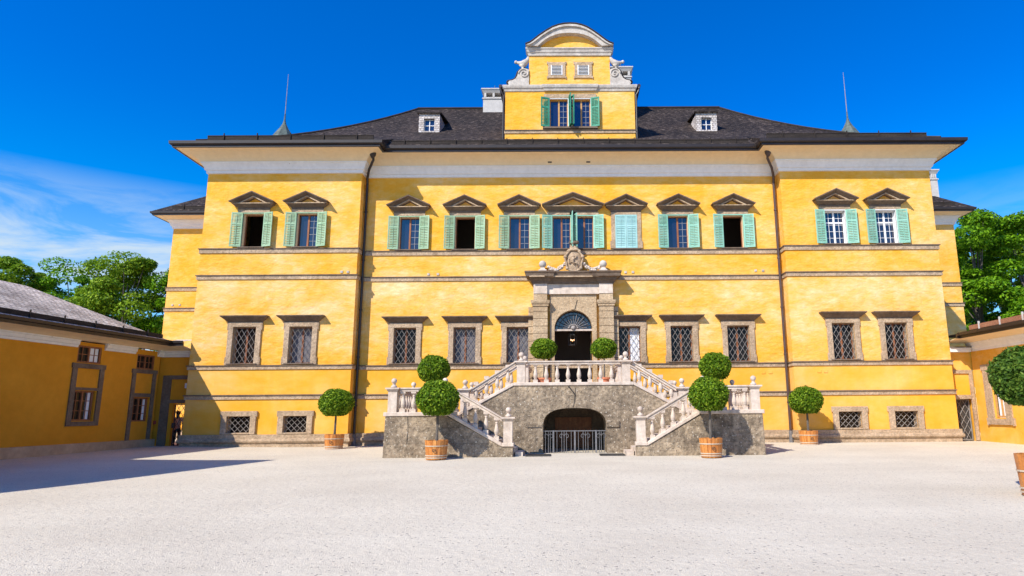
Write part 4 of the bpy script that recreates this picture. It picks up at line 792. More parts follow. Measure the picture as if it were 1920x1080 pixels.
# louvred openings
for xc in (-0.46, 1.07):
    b = MB(FG); z0, z1 = 20.77, 21.38; w = 0.33
    y = 0.02
    b.box((xc - 0.50, y - 0.07, 20.60), (xc - w, y, 21.58)); b.box((xc + w, y - 0.07, 20.60), (xc + 0.50, y, 21.58)); b.box((xc - w, y - 0.07, z1), (xc + w, y, 21.58)); b.box((xc - w, y - 0.07, 20.60), (xc + w, y, z0))
    for ex in (-0.56, 0.50):
        for ez in (20.56, 21.46): b.box((xc + ex, y - 0.068, ez), (xc + ex + 0.06, y, ez + 0.16))
    lv = b.build('louvre_surround', 'stone', gable)
    b = MB(FG); b.box((xc - w, y - 0.02, z0), (xc + w, y - 0.005, z1)); b.build('louvre_back', 'iron_dark', lv)
    b = MB(FG); b.box((xc - w, y - 0.085, z0), (xc - w + 0.05, y - 0.02, z1)); b.box((xc + w - 0.05, y - 0.085, z0), (xc + w, y - 0.02, z1))
    for i in range(7):
        z = z0 + (z1 - z0) * (i + 0.5) / 7; b.hexa([(xc - w + 0.05, y - 0.09, z - 0.035), (xc + w - 0.05, y - 0.09, z - 0.035), (xc + w - 0.05, y - 0.02, z + 0.02), (xc - w + 0.05, y - 0.02, z + 0.02)], [(xc - w + 0.05, y - 0.09, z - 0.015), (xc + w - 0.05, y - 0.09, z - 0.015), (xc + w - 0.05, y - 0.02, z + 0.035), (xc - w + 0.05, y - 0.02, z + 0.035)])
    b.build('louvre', 'sash_white', lv)
# volutes and horn-shaped finials at both shoulders
for s_, xe in ((-1, ux0), (1, ux1)):
    X = lambda t: xe + s_ * t
    out = [(X(0), 20.15), (X(1.12), 20.15), (X(1.2), 20.30), (X(1.12), 20.42), (X(0.92), 20.46), (X(0.76), 20.56), (X(0.66), 20.74), (X(0.60), 20.98), (X(0.46), 21.14), (X(0.26), 21.20), (X(0.08), 21.14), (X(0), 21.10)]
    b = MB(); b.prism(out, GY - 0.06, GY + 0.40); vo = b.build('volute', 'white_gable', gable)
    b = MB(); cc = []
    for i in range(40):
        a = i / 39 * 1.8 * 2 * PI; r = 0.31 * (1 - i / 44); cc.append((xe + s_ * (0.28 + r * math.cos(a)), GY - 0.08, 20.86 + r * math.sin(a)))
    b.tube(cc, 0.042, 6); b.build('volute_spiral', 'white_gable', vo, smooth=True)
    b = MB(); cap = out[2:-1]; b.tube([(x + s_ * 0.01, GY + 0.15, z + 0.05) for x, z in cap], [0.10] + [0.12] * (len(cap) - 2) + [0.09], 8); b.ball((X(1.17), GY + 0.15, 20.42), 0.15, 10, 7); b.build('volute_capping', 'timber_dark', vo)
    b = MB()
    b.lathe([(0.13, 21.18), (0.07, 21.28), (0.10, 21.36), (0.22, 21.46)], (X(0.36), GY + 0.1, 0), 10)
    b.tube([(X(0.02), GY + 0.1, 21.98), (X(0.10), GY + 0.1, 21.78), (X(0.26), GY + 0.1, 21.60), (X(0.46), GY + 0.1, 21.55), (X(0.62), GY + 0.1, 21.62), (X(0.74), GY + 0.1, 21.66)], [0.08, 0.13, 0.20, 0.17, 0.09, 0.06], 9)
    b.ball((X(0.76), GY + 0.1, 21.66), 0.10, 9, 6); b.build('horn_finial', 'white_gable', vo, smooth=True)

# ==================================================================== STAIRCASE
AX = 0.30
stair = empty('staircase', (AX, -7.4, 0.08), 'double-flight grey stone staircase with pale balustrades and arched grotto before the portal', 'staircase')
Y1, Y2, Y3 = -7.4, -5.7, -3.8
PT = 0.30     # parapet thickness
LZ = 1.70     # landing level
HX = 7.50     # half width of the block
SL = 0.54
def sx(s_, t): return AX + s_ * t
b = MB()
z00 = 0.0
for s_ in (-1, 1):
    # front wall under landing and lower flight
    out = [(sx(s_, HX), z00), (sx(s_, 2.42), z00), (sx(s_, 2.42), 0.48), (sx(s_, 2.86), 0.48), (sx(s_, 2.86 + (1.68 - 0.50) / SL), 1.68), (sx(s_, HX - 0.04), 1.68)]
    b.prism(out, Y1, Y1 + PT)
    # block under landing between y1 and y3
    b.prism([(sx(s_, HX - 0.02), z00), (sx(s_, 5.1), z00), (sx(s_, 5.1), LZ - 0.02), (sx(s_, HX - 0.05), LZ - 0.02)], Y1 + PT, Y3 + 0.15)
    b.build('front_wall', 'stone_grey', stair, bevel=0.015); b = MB()
# arch wall at Y2 with basket arch
def basket(a, zs_, h, n=28):
    pts = []
    for i in range(n + 1):
        t = PI - PI * i / n; c, s2 = math.cos(t), math.sin(t); pts.append((AX + 0.03 + a * math.copysign(abs(c) ** 0.72, c), zs_ + h * abs(s2) ** 0.72))
    return pts
ba = basket(1.335, 1.16, 0.80)
upz = 2.92
def topz(x):
    t = abs(x - AX); 
    return min(upz, upz - (t - 2.5) * SL) if t > 2.5 else upz
b = MB()
xs_out = [(AX + 0.03 + (-1.335 + 2.67 * i / 28), upz) for i in range(29)]
b.strip(xs_out, ba, Y2, Y2 + 2.0)
for s_ in (-1, 1):
    xa = AX + 0.03 + s_ * 1.335
    b.prism([(xa, z00), (sx(s_, 5.15), z00), (sx(s_, 5.15), 1.66), (sx(s_, 2.5 + (upz - 1.66) / SL), 1.66), (sx(s_, 2.5), upz), (xa, upz)], Y2, Y2 + 0.5)
    b.prism([(xa, z00), (sx(s_, 5.15), z00), (sx(s_, 5.15), 1.56), (sx(s_, 2.5 + (upz - 1.56) / SL), 1.56), (sx(s_, 2.5), upz - 0.06), (xa, upz - 0.06)], Y2 + 0.5, Y3 + 0.15)
b.box((AX - 2.15, Y2 + 2.0, 2.6), (AX + 2.2, D, 2.90)); b.box((AX - 2.15, Y3 + 0.1, z00), (AX - 1.85, D, 2.6)); b.box((AX + 1.9, Y3 + 0.1, z00), (AX + 2.2, D, 2.6))
b.build('arch_wall', 'stone_grey', stair)
b = MB(); b.box((AX + 1.35, Y2 - 0.07, 1.16), (AX + 1.92, Y2 - 0.002, 1.43)); b.build('impost', 'stone_grey', stair, bevel=0.02)
b = MB(); b.box((AX - 1.95, Y2 - 0.012, 1.15), (AX - 1.36, Y2 - 0.001, 1.18)); b.build('impost_joint', 'iron_dark', stair)
b = MB(); b.tube([(AX - 0.22, Y2 - 0.004, 2.86), (AX - 0.05, Y2 - 0.004, 2.66), (AX + 0.06, Y2 - 0.004, 2.50), (AX + 0.03, Y2 - 0.004, 2.2), (AX - 0.03, Y2 - 0.004, 1.98)], [0.03, 0.022, 0.03, 0.016, 0.012], 4)
b.tube([(AX + 0.09, Y2 - 0.004, 2.80), (AX + 0.06, Y2 - 0.004, 2.50)], 0.014, 4); b.build('crack', 'iron_dark', stair); b = MB(); b.tube([(-6.27, Y1 - 0.003, 1.66), (-6.24, Y1 - 0.003, 1.1), (-6.27, Y1 - 0.003, 0.6)], 0.014, 4); b.build('crack', 'iron_dark', stair)
# grotto inside
b = MB(); b.box((AX - 1.8, Y2 + 3.4, z00), (AX + 1.85, Y2 + 3.5, 2.6)); b.build('grotto_back', 'stone_dark', stair)
b = MB(); b.box((AX - 0.85, Y2 + 3.3, 0.1), (AX + 0.85, Y2 + 3.39, 1.55)); b.build('grotto_door', 'sash', stair)
# caps (pale stone coping below the balusters)
def cp(*a):
    q = MB(); q.box(*a); q.build('coping', 'marble', stair, bevel=0.02)
def ch_(*a):
    q = MB(); q.hexa(*a); q.build('coping', 'marble', stair, bevel=0.02)
for s_ in (-1, 1):
    x0, x1 = sorted((sx(s_, HX + 0.03), sx(s_, 4.98))); cp((x0, Y1 - 0.05, 1.68), (x1, Y1 + PT + 0.05, 1.84))
    x0, x1 = sorted((sx(s_, 2.38), sx(s_, 2.86))); cp((x0, Y1 - 0.05, 0.48), (x1, Y1 + PT + 0.05, 0.63))
    xa, xb = sx(s_, 2.86), sx(s_, 4.98); za, zb = 0.48, 1.68
    ch_([(xa, Y1 - 0.05, za), (xb, Y1 - 0.05, zb), (xb, Y1 + PT + 0.05, zb), (xa, Y1 + PT + 0.05, za)], [(xa, Y1 - 0.05, za + 0.15), (xb, Y1 - 0.05, zb + 0.16), (xb, Y1 + PT + 0.05, zb + 0.16), (xa, Y1 + PT + 0.05, za + 0.15)])
    # outer side coping and rear coping
    x0, x1 = sorted((sx(s_, HX + 0.03), sx(s_, HX - 0.35))); cp((x0, Y1 + PT + 0.05, 1.68), (x1, Y3 + 0.2, 1.84))
    x0, x1 = sorted((sx(s_, HX - 0.35), sx(s_, 4.70))); cp((x0, Y3 - 0.2, 1.70), (x1, Y3 + 0.2, 1.84))
    for yy in (Y2, Y3 - 0.15):
        xa, xb = sx(s_, 4.86), sx(s_, 2.55); za, zb = 1.66, 2.90
        ch_([(xa, yy - 0.05, za), (xb, yy - 0.05, zb), (xb, yy + PT + 0.05, zb), (xa, yy + PT + 0.05, za)], [(xa, yy - 0.05, za + 0.16), (xb, yy - 0.05, zb + 0.14), (xb, yy + PT + 0.05, zb + 0.14), (xa, yy + PT + 0.05, za + 0.16)])
    x0, x1 = sorted((sx(s_, 2.05), sx(s_, 2.40))); cp((x0, Y3 + 0.21, 2.88), (x1, D - 0.3, 3.03))
cp((AX - 2.55, Y2 - 0.05, 2.90), (AX + 2.55, Y2 + PT + 0.05, 3.04))
for s_ in (-1, 1):
    x0, x1 = sorted((sx(s_, 2.55), sx(s_, 2.0))); cp((x0, Y3 - 0.2, 2.88), (x1, Y3 + 0.2, 3.035))
# steps
nst = 10; rise = (LZ - 0.09) / nst
for s_ in (-1, 1):
    for i in range(nst):
        b = MB(); xa = 2.05 + 0.30 * i; x0, x1 = sorted((sx(s_, xa), sx(s_, 5.12 if i == nst - 1 else xa + 0.34))); b.box((x0, Y1 + PT + 0.002, 0.05), (x1, Y2 - 0.003, 0.09 + rise * (i + 1))); b.build('step', 'marble', stair)
    for i in range(8):
        b = MB(); xa = 4.75 - 0.30 * i; x0, x1 = sorted((sx(s_, xa), sx(s_, 2.2 if i == 7 else xa - 0.34))); b.box((x0, Y2 + PT + 0.01, 1.5), (x1, Y3 - 0.16, LZ + (2.90 - LZ) / 8 * (i + 1) - 0.001 * i)); b.build('step', 'marble', stair)
b = MB(); b.box((AX - 2.3, Y2 + PT, 2.86), (AX + 2.3, D, 2.93)); b.build('terrace_floor', 'marble', stair)

PROF = [(0.092, 0.0), (0.092, 0.10), (0.066, 0.13), (0.055, 0.16), (0.078, 0.21), (0.095, 0.29), (0.090, 0.36), (0.062, 0.50), (0.045, 0.60), (0.060, 0.62), (0.060, 0.645), (0.042, 0.66), (0.052, 0.70), (0.085, 0.74)]
bal_me = None
def baluster(x, y, z, slope=0.0, dirx=1):
    global bal_me
    if bal_me is None:
        q = MB(); q.lathe(PROF[2:13], (0, 0, 0), 12); q.lathe([(0.098, -0.07), (0.098, 0.12)], (0, 0, 0), square=True); q.lathe([(0.06, 0.69), (0.098, 0.74), (0.098, 0.87)], (0, 0, 0), square=True)
        o = q.build('baluster', 'marble', stair); bal_me = o; o.matrix_parent_inverse = Matrix(); o.location = Vector((x, y, z)) - Vector(stair.location)
    else:
        o = bal_me.copy(); COL.objects.link(o); o.location = Vector((x, y, z)) - Vector(stair.location)
    if slope:   # slim wedge blocks keep top and foot on the sloping rails
        pass
    return o
def pier(x, y, z0, z1, ball=True, w=0.175, br=0.112, cap=True):
    q = MB(); q.box((x - w, y - w, z0), (x + w, y + w, z1 - 0.16)); q.lathe([(w + 0.0, z1 - 0.16), (w + 0.03, z1 - 0.13), (w + 0.06, z1 - 0.06)], (x, y, 0), square=True)
    q.lathe([(w + 0.10, z1 - 0.06), (w + 0.10, z1)], (x, y, 0), square=True)
    o = q.build('pier', 'marble', stair)
    if ball:
        MB().lathe([(0.12, z1), (0.12, z1 + 0.07), (0.07, z1 + 0.10), (0.055, z1 + 0.14), (0.085, z1 + 0.165)], (x, y, 0), 14).ball((x, y, z1 + 0.165 + br * 0.93), br, 16, 10).build('ball_finial', 'marble', o, smooth=True)
    return o
RW = 0.16
def hrail(x0, y0, x1, y1, z):
    rail = MB()
    if abs(x1 - x0) > abs(y1 - y0): 
        a, c = sorted((x0, x1)); rail.prism_x([(y0 - RW, z - 0.05), (y0 - RW, z), (y0 + RW, z), (y0 + RW, z - 0.05), (y0 + 0.11, z - 0.07), (y0 + 0.11, z - 0.15), (y0 - 0.11, z - 0.15), (y0 - 0.11, z - 0.07)], a, c)
    else:
        a, c = sorted((y0, y1)); rail.prism([(x0 - RW, z - 0.05), (x0 - RW, z), (x0 + RW, z), (x0 + RW, z - 0.05), (x0 + 0.11, z - 0.07), (x0 + 0.11, z - 0.15), (x0 - 0.11, z - 0.15), (x0 - 0.11, z - 0.07)], a, c)
    rail.build('handrail', 'marble', stair)
def srail(xa, za, xb, zb, y):
    rail = MB()
    for (r, t0, t1) in ((RW, -0.055, 0.0), (0.11, -0.17, -0.055)):
        rail.hexa([(xa, y - r, za + t0), (xb, y - r, zb + t0), (xb, y + r, zb + t0), (xa, y + r, za + t0)], [(xa, y - r, za + t1), (xb, y - r, zb + t1), (xb, y + r, zb + t1), (xa, y + r, za + t1)])
    rail.build('handrail', 'marble', stair)
yA, yB, yC = Y1 + 0.15, Y2 + 0.15, Y3
for s_ in (-1, 1):
    # piers
    pier(sx(s_, 2.62), yA, 0.63, 1.62); pier(sx(s_, 5.16), yA, 1.84, 2.80); pier(sx(s_, 7.20), yA, 1.84, 2.80)
    pier(sx(s_, 7.22), yC, 1.84, 2.80); pier(sx(s_, 4.62), yB, 1.72, 2.80); pier(sx(s_, 4.60), yC, 1.84, 2.80, br=0.10)
    pier(sx(s_, 2.24), yB, 3.04, 3.95, br=0.118); pier(sx(s_, 2.20), yC, 3.035, 3.95, br=0.11)
    # landing front
    hrail(sx(s_, 5.43), yA, sx(s_, 6.93), yA, 2.80)
    for t in (5.55, 5.97, 6.39, 6.81): baluster(sx(s_, t), yA, 1.84)
    hrail(sx(s_, 7.21), yA + 0.27, sx(s_, 7.21), yC - 0.27, 2.80)
    for i in range(7): baluster(sx(s_, 7.21), yA + 0.47 + 0.43 * i, 1.84)
    hrail(sx(s_, 4.87), yC, sx(s_, 6.95), yC, 2.80)
    for i in range(4): baluster(sx(s_, 5.25 + 0.45 * i), yC, 1.84)
    # lower flight
    srail(sx(s_, 2.86), 1.62, sx(s_, 4.92), 2.80, yA)
    for i in range(5):
        t = 3.08 + 0.42 * i; zc = 0.63 + (t - 2.86) * (1.84 - 0.63) / (4.98 - 2.86); baluster(sx(s_, t), yA, zc + 0.012)
    # upper flights
    for yy in (yB, yC):
        srail(sx(s_, 4.36), 2.80, sx(s_, 2.48), 3.95 - 0.0, yy)
        for i in range(4):
            t = 4.16 - 0.45 * i; zc = 1.82 + (4.86 - t) * (3.04 - 1.82) / (4.86 - 2.55); baluster(sx(s_, t), yy, zc + 0.03)
    # terrace sides
    hrail(sx(s_, 2.22), yC + 0.27, sx(s_, 2.22), D - 0.5, 3.95)
    for i in range(8): baluster(sx(s_, 2.22), yC + 0.5 + 0.42 * i, 3.035)
hrail(AX - 1.98, yB, AX + 1.98, yB, 3.95)
for i in range(8): baluster(AX - 1.63 + 0.465 * i, yB, 3.04)
# iron gate in the grotto arch
b = MB(); gy = Y2 + 0.12; zg = 0.12; zt_ = 1.02
for x in (AX - 0.87, AX + 0.03, AX + 0.92): b.box((x - 0.035, gy - 0.03, zg), (x + 0.035, gy + 0.03, zt_ + 0.02))
b.box((AX - 1.3, gy - 0.02, zt_ - 0.025), (AX + 1.36, gy + 0.02, zt_ + 0.012))
for (xa, n) in ((AX - 1.26, 2), (AX - 0.78, 4), (AX + 0.12, 4), (AX + 1.0, 2)):
    for i in range(n): b.tube([(xa + 0.2 * i + 0.06, gy, zg), (xa + 0.2 * i + 0.06, gy, zt_)], 0.013, 5)
for xc in (AX - 1.08, AX - 0.42, AX + 0.48, AX + 1.14):
    for s_ in (-1, 1):
        pts = []
        for i in range(18):
            a = PI / 2 * 0 + i / 17 * 1.55 * PI; r = 0.105 * (1 - 0.45 * i / 17); pts.append((xc + s_ * (0.11 - r * math.cos(a)), gy, 0.80 + r * math.sin(a)))
        b.tube(pts, 0.012, 5)
    b.tube([(xc, gy, zg), (xc, gy, zt_)], 0.014, 5)
b.build('iron_gate', 'iron', stair)
for x, lab in ((-1.15, 'flat dark metal foot grate by the left stair foot'), (1.80, 'flat dark metal foot grate by the right stair foot')):
    q = MB(); y0, y1 = -7.25, -6.35; z = 0.10
    q.box((x - 0.5, y0, z), (x + 0.5, y0 + 0.03, z + 0.03)); q.box((x - 0.5, y1 - 0.03, z), (x + 0.5, y1, z + 0.03)); q.box((x - 0.5, y0 + 0.03, z), (x - 0.47, y1 - 0.03, z + 0.03)); q.box((x + 0.47, y0 + 0.03, z), (x + 0.5, y1 - 0.03, z + 0.03))
    for i in range(18): q.box((x - 0.45 + 0.05 * i, y0 + 0.03, z + 0.004), (x - 0.425 + 0.05 * i, y1 - 0.03, z + 0.026))
    q.box((x - 0.47, y0 + 0.03, z - 0.02), (x + 0.47, y1 - 0.03, z + 0.002))
    tag(q.build('foot_grate', 'iron_dark'), lab, 'grate', 'foot grates at the stair')

# lantern hanging in the doorway
lan = empty('lantern', (0.33, 1.45, 5.30), 'small dark lantern with glowing bulbs hanging in the portal arch', 'lantern')
b = MB(); b.lathe([(0.20, 5.30), (0.22, 5.34), (0.14, 5.36)], (0.33, 1.45, 0), 6); b.lathe([(0.24, 5.86), (0.22, 5.92), (0.08, 6.05), (0.03, 6.12)], (0.33, 1.45, 0), 6)
for i in range(6):
    a = 2 * PI * i / 6; b.tube([(0.33 + 0.21 * math.cos(a), 1.45 + 0.21 * math.sin(a), 5.33), (0.33 + 0.22 * math.cos(a), 1.45 + 0.22 * math.sin(a), 5.88)], 0.012, 5)
b.tube([(0.33, 1.45, 6.1), (0.33, 1.45, 8.3)], 0.012, 5); b.build('lantern_frame', 'iron_dark', lan)
b = MB()
for dx in (-0.08, 0.0, 0.09): b.ball((0.33 + dx, 1.42, 5.58 + abs(dx) * 0.3), 0.03, 8, 6, 1.6)
b.build('bulb', 'candle', lan)

# ==================================================================== SIDE BUILDINGS
def side_building(name, label, side):
    """side=-1 left, +1 right. Wall line passes x0 at y=0.2; eave at |x|~19.8"""
    root = empty(name, (side * 25, -6, 0.2), label, 'outbuilding', None)
    phi = math.radians(4.6) if side < 0 else math.radians(-1.0)
    P0 = (-20.95, 0.2) if side < 0 else (21.15, 0.2)
    U = (math.sin(phi), math.cos(phi))          # u = distance along +y
    Dv = (-math.cos(phi), math.sin(phi)) if side < 0 else (math.cos(phi), -math.sin(phi))
    FS = Frame((P0[0], P0[1] - 0.2 / math.cos(phi) * 0, 0), U, Dv)
    return root, FS, U, P0
LBr, FLb, Ul, P0l = side_building('service_wing', 'low ochre outbuilding in shade with pale shingle roof left of the palace', -1)
# u coordinate = y - 0.2
wz1 = 5.0
w = MB(FLb)
holes = [(-5.20 + 0.02, -3.86, 4.10, 4.85, 0.12), (-5.08, -3.92, 1.58, 2.88, 0.22), (-1.62, -0.40, 4.04, 4.76, 0.12), (-1.62, -0.47, 1.50, 2.66, 0.22)]
w.wall(-22, 0.0, 0.0, wz1, holes)
w.v += [(P0l[0], 0.2, 0), (-19.36, 0.45, 0)][:0]
# gate wall facing the camera (y=0.35) with gate opening
gw = MB(Frame((0, 0.40, 0))); gw.wall(-21.05, -19.33, 0.0, wz1, [(-20.18, -19.36, 0.0, 2.36, 0.22)])
w.v += gw.v; k = len(w.v) - len(gw.v); w.f += [tuple(i + k for i in f) for f in gw.f]
bw_ = MB(); bw_.poly([(-29.3, 1.0, 0), (-21.05, 1.0, 0), (-21.05, 1.0, wz1), (-29.3, 1.0, wz1)]); bw_.poly([(-29.3, 1.0, 0), (-29.3, -22, 0), (-29.3, -22, wz1), (-29.3, 1.0, wz1)]); bw_.poly([(-21.05, 0.4, 0), (-21.05, 1.0, 0), (-21.05, 1.0, wz1), (-21.05, 0.4, wz1)])
k = len(w.v); w.v += bw_.v; w.f += [tuple(i + k for i in f) for f in bw_.f]
w.build('wall', 'plaster_dark', LBr)
b = MB(FLb); b.sweep([(-22, 0), (0.16, 0)], [(0, 0.62), (0.06, 0.60), (0.06, 0.0)]); b.build('base_band', 'base_render', LBr)
for a, c in ((-22.0, -5.25), (-3.72, -1.80), (-0.25, 0.18)):
    b = MB(FLb); b.sweep([(a, 0), (c, 0)], [(0, 4.74), (0.05, 4.75), (0.06, 4.83), (0.11, 4.87), (0.12, 4.98), (0.16, 5.02), (0.16, 5.06), (0, 5.07)]); b.build('cornice', 'white', LBr)
b = MB(Frame((0, 0.40, 0))); b.sweep([(-20.9, 0), (-19.35, 0)], [(0, 4.74), (0.05, 4.75), (0.06, 4.83), (0.11, 4.87), (0.12, 4.98), (0.16, 5.02), (0.16, 5.06), (0, 5.07)]); b.build('cornice', 'white', LBr)
b = MB(); yy = [(-21.8), 0.40]
def lw(y, off): t = (y - 0.2); return (P0l[0] + t * Ul[0] + off, y)
pth = [lw(-22, 0), (P0l[0] + 0.01, 0.40), (-19.36, 0.40)]
b.sweep(pth, [(0.0, 5.05), (0.16, 5.06), (0.35, 5.14), (0.65, 5.2), (1.0, 5.23)]); b.build('soffit', 'soffit', LBr)
b = MB(); b.sweep(pth, [(0.98, 5.22), (1.08, 5.22), (1.08, 5.33), (1.16, 5.36), (1.17, 5.48), (1.10, 5.48), (1.0, 5.40)]); b.build('gutter', 'gutter', LBr)
# roof: east slope to a ridge, hip towards the palace
ex = lambda y: lw(y, 0)[0] + 1.12
e0y = -0.72; ez = 5.44; rwid = 4.0; zr_ = 7.55
b = MB(); A = (ex(-22), -22, ez); B = (ex(e0y), e0y, ez); Rn = (ex(-4.7) - rwid, -4.7, zr_); Rs = (ex(-22) - rwid, -22, zr_); Wn = (-29.6, 1.2, ez); Ws = (-29.9, -22, ez)
b.poly([A, B, Rn, Rs]); b.poly([Ws, Wn, Rn, Rs]); b.poly([B, (-19.40, e0y, ez), (-19.40, 1.1, 5.62), (-20.6, 1.2, 5.62), Wn, Rn][0:1] + [(-20.6, 1.2, ez), Wn, Rn]); b.poly([(B[0] - 0.2, e0y, ez), (-19.38, e0y, ez), (-19.38, 1.1, ez + 0.3), (B[0] - 0.8, 1.1, ez + 0.3)])
lroof = b.build('roof', 'shingle_pale', LBr)
b = MB(FLb)
for off, z in ((-0.86, 5.56),):
    b.box((-22, off - 0.03, z), (-1.2, off + 0.04, z + 0.2))
    for i in range(13): b.box((-21.5 + 1.6 * i, off - 0.08, z - 0.06), (-21.46 + 1.6 * i, off - 0.03, z + 0.3))
b.build('snow_guard', 'timber_dark', lroof)
# windows of the left building
def lb_sash(fr, u0, u1, z0, z1, cols, rows, d, root, mat='sash', curtain=None, name='window'):
    b = MB(fr); f = 0.07
    b.box((u0, d - 0.08, z0), (u0 + f, d, z1)); b.box((u1 - f, d - 0.08, z0), (u1, d, z1)); b.box((u0 + f, d - 0.08, z0), (u1 - f, d, z0 + f)); b.box((u0 + f, d - 0.08, z1 - f), (u1 - f, d, z1))
    um = (u0 + u1) / 2; b.box((um - 0.04, d - 0.07, z0 + f), (um + 0.04, d, z1 - f))
    for i in range(1, cols):
        u = u0 + (u1 - u0) * i / cols
        if abs(u - um) > 0.05: b.box((u - 0.014, d - 0.04, z0 + f), (u + 0.014, d, z1 - f))
    for j in range(1, rows):
        z = z0 + (z1 - z0) * j / rows; b.box((u0 + f, d - 0.045, z - 0.014), (u1 - f, d - 0.002, z + 0.014))
    win = b.build(name, mat, root)
    MB(fr).box((u0, d, z0), (u1, d + 0.01, z1)).build('pane', 'glass_low', win)
    if curtain:
        MB(fr).box((u0 + curtain[0], d - 0.01, z0 + f), (u0 + curtain[1], d - 0.003, z1 - f)).build('curtain', 'curtain', win)
    return win
lb_sash(FLb, -5.18, -3.86, 4.10, 4.85, 4, 2, 0.10, LBr, curtain=(0.76, 1.22)); lb_sash(FLb, -5.08, -3.92, 1.58, 2.88, 4, 3, 0.18, LBr, curtain=(0.85, 1.07))
lb_sash(FLb, -1.62, -0.40, 4.04, 4.76, 4, 2, 0.10, LBr); lb_sash(FLb, -1.62, -0.47, 1.50, 2.66, 4, 3, 0.18, LBr, curtain=(0.85, 1.07))
def surround(fr, u0, u1, z0, z1, t, root, bars, mat='stone_dark', dp=0.06):  # darker stone by default: puts the left wall's shade into the surround colour
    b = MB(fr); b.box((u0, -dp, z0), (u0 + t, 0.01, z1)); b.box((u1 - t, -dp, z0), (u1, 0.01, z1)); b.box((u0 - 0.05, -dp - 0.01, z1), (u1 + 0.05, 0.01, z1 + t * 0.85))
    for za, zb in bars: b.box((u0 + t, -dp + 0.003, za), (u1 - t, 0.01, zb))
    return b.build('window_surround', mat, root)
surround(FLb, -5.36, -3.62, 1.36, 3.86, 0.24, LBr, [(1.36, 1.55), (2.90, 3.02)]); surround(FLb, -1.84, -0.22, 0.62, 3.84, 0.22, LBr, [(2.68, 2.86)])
MB(Frame((0, 0.40, 0))).box((-20.78, -0.07, 0.2), (-20.36, 0.01, 3.60)).box((-20.78, -0.07, 3.60), (-19.37, 0.01, 3.80)).box((-20.36, -0.07, 2.40), (-19.37, 0.01, 2.56)).build('gate_surround', 'stone_dark', LBr)  # gate surround shade painted in with the same darker stone
MB(Frame((0, 0.40, 0))).box((-19.62, -0.09, 3.15), (-19.44, 0.01, 3.40)).build('wall_lamp_box', 'white', LBr)
b = MB(Frame((0, 0.52, 0))); b.box((-20.12, -0.02, 0.25), (-20.08, 0.02, 2.34)); b.box((-19.42, -0.02, 0.25), (-19.38, 0.02, 2.34)); b.box((-20.08, -0.02, 0.25), (-19.42, 0.02, 0.29)); b.box((-20.08, -0.02, 2.30), (-19.42, 0.02, 2.34)); lattice(b, -20.08, -19.42, 0.29, 2.30, 0.24, 0.38, 0.012, 0.0); b.box((-20.20, -0.06, 1.15), (-20.02, 0.0, 1.4)); b.build('gate', 'iron_dark', LBr)
MB(FLb).box((-0.02, -0.05, 1.35), (0.12, 0.0, 1.52)).build('letter_box', 'redbox', LBr)
# taller hipped pavilion at the far south end of the same range (beyond the left edge of the photo)
PVr = empty('pavilion', (-22.5, -24, 0), 'tall ochre hip-roofed pavilion at the near end of the left outbuilding', 'pavilion')
an = math.radians(15); cx_, sx2 = math.cos(an), math.sin(an); NE = (-17.8, -15.9)
FPv = Frame((NE[0], NE[1], 0), (-cx_ * 0.98, 0.05), (-sx2, -cx_))   # u to the west, d to the south
b = MB(FPv); b.box((0.9, 0.9, 0), (8.5, 13, 9.0)); b.build('wall', 'plaster_dark', PVr)
b = MB(FPv); b.hexa([(0, 0, 9.3), (9.4, 0, 9.3), (9.4, 14, 9.3), (0, 14, 9.3)], [(4.2, 4.5, 12.0), (5.2, 4.5, 12.0), (5.2, 9.5, 12.0), (4.2, 9.5, 12.0)]); b.box((0.0, 0.0, 9.1), (9.4, 14, 9.28)); b.build('roof', 'shingle_pale', PVr)
b = MB(FPv)
for zz in (2.0, 5.6):
    for dd in (3, 6, 9): b.box((0.86, dd, zz), (0.9, dd + 1.1, zz + 1.7))
b.build('window', 'glass_low', PVr)

# ---- right building
RBr, FRb, Ur, P0r = side_building('service_wing', 'low yellow sunlit outbuilding with dark gutter right of the palace', 1)
w = MB(FRb); holes = [(-2.06, -1.22, 1.36, 3.5, 0.22)]
w.wall(-24, 0.1, 0.0, 5.0, holes)
gw = MB(Frame((0, 0.40, 0))); gw.wall(19.88, 21.2, 0.0, 5.0, [(20.0, 21.02, 0.0, 2.30, 0.6)])
for q in (gw, MB()):
    k = len(w.v); w.v += q.v; w.f += [tuple(i + k for i in f) for f in q.f]
w.build('wall', 'plaster', RBr)
b = MB(FRb); b.sweep([(0.14, 0), (-24, 0)], [(0, 0.60), (0.05, 0.58), (0.05, 0.0)]); b.build('base_band', 'soffit', RBr)
b = MB(); pr = [(19.9, 0.40), (21.14, 0.40), (21.55, -24)]
b.sweep(pr[1:], [(0, 4.72), (0.05, 4.73), (0.06, 4.86), (0.12, 4.90), (0.14, 5.05), (0.20, 5.14), (0.20, 5.18), (0, 5.19)]); b.build('cornice', 'white', RBr)
b = MB(); b.box((19.92, 0.02, 4.70), (21.0, 0.398, 4.92)); b.build('gate_cornice', 'white', RBr)
b = MB(); b.box((19.92, -0.06, 4.922), (21.04, 0.398, 4.97)); b.build('gate_cornice_cap', 'stone_dark', RBr)
b = MB(); b.sweep(pr, [(0.0, 5.18), (0.20, 5.18), (0.40, 5.26), (0.7, 5.31), (1.05, 5.33)]); b.build('soffit', 'soffit', RBr)
b = MB(); b.sweep(pr, [(1.03, 5.32), (1.14, 5.32), (1.14, 5.44), (1.24, 5.46), (1.25, 5.60), (1.17, 5.60), (1.05, 5.52)]); b.build('gutter', 'gutter', RBr)
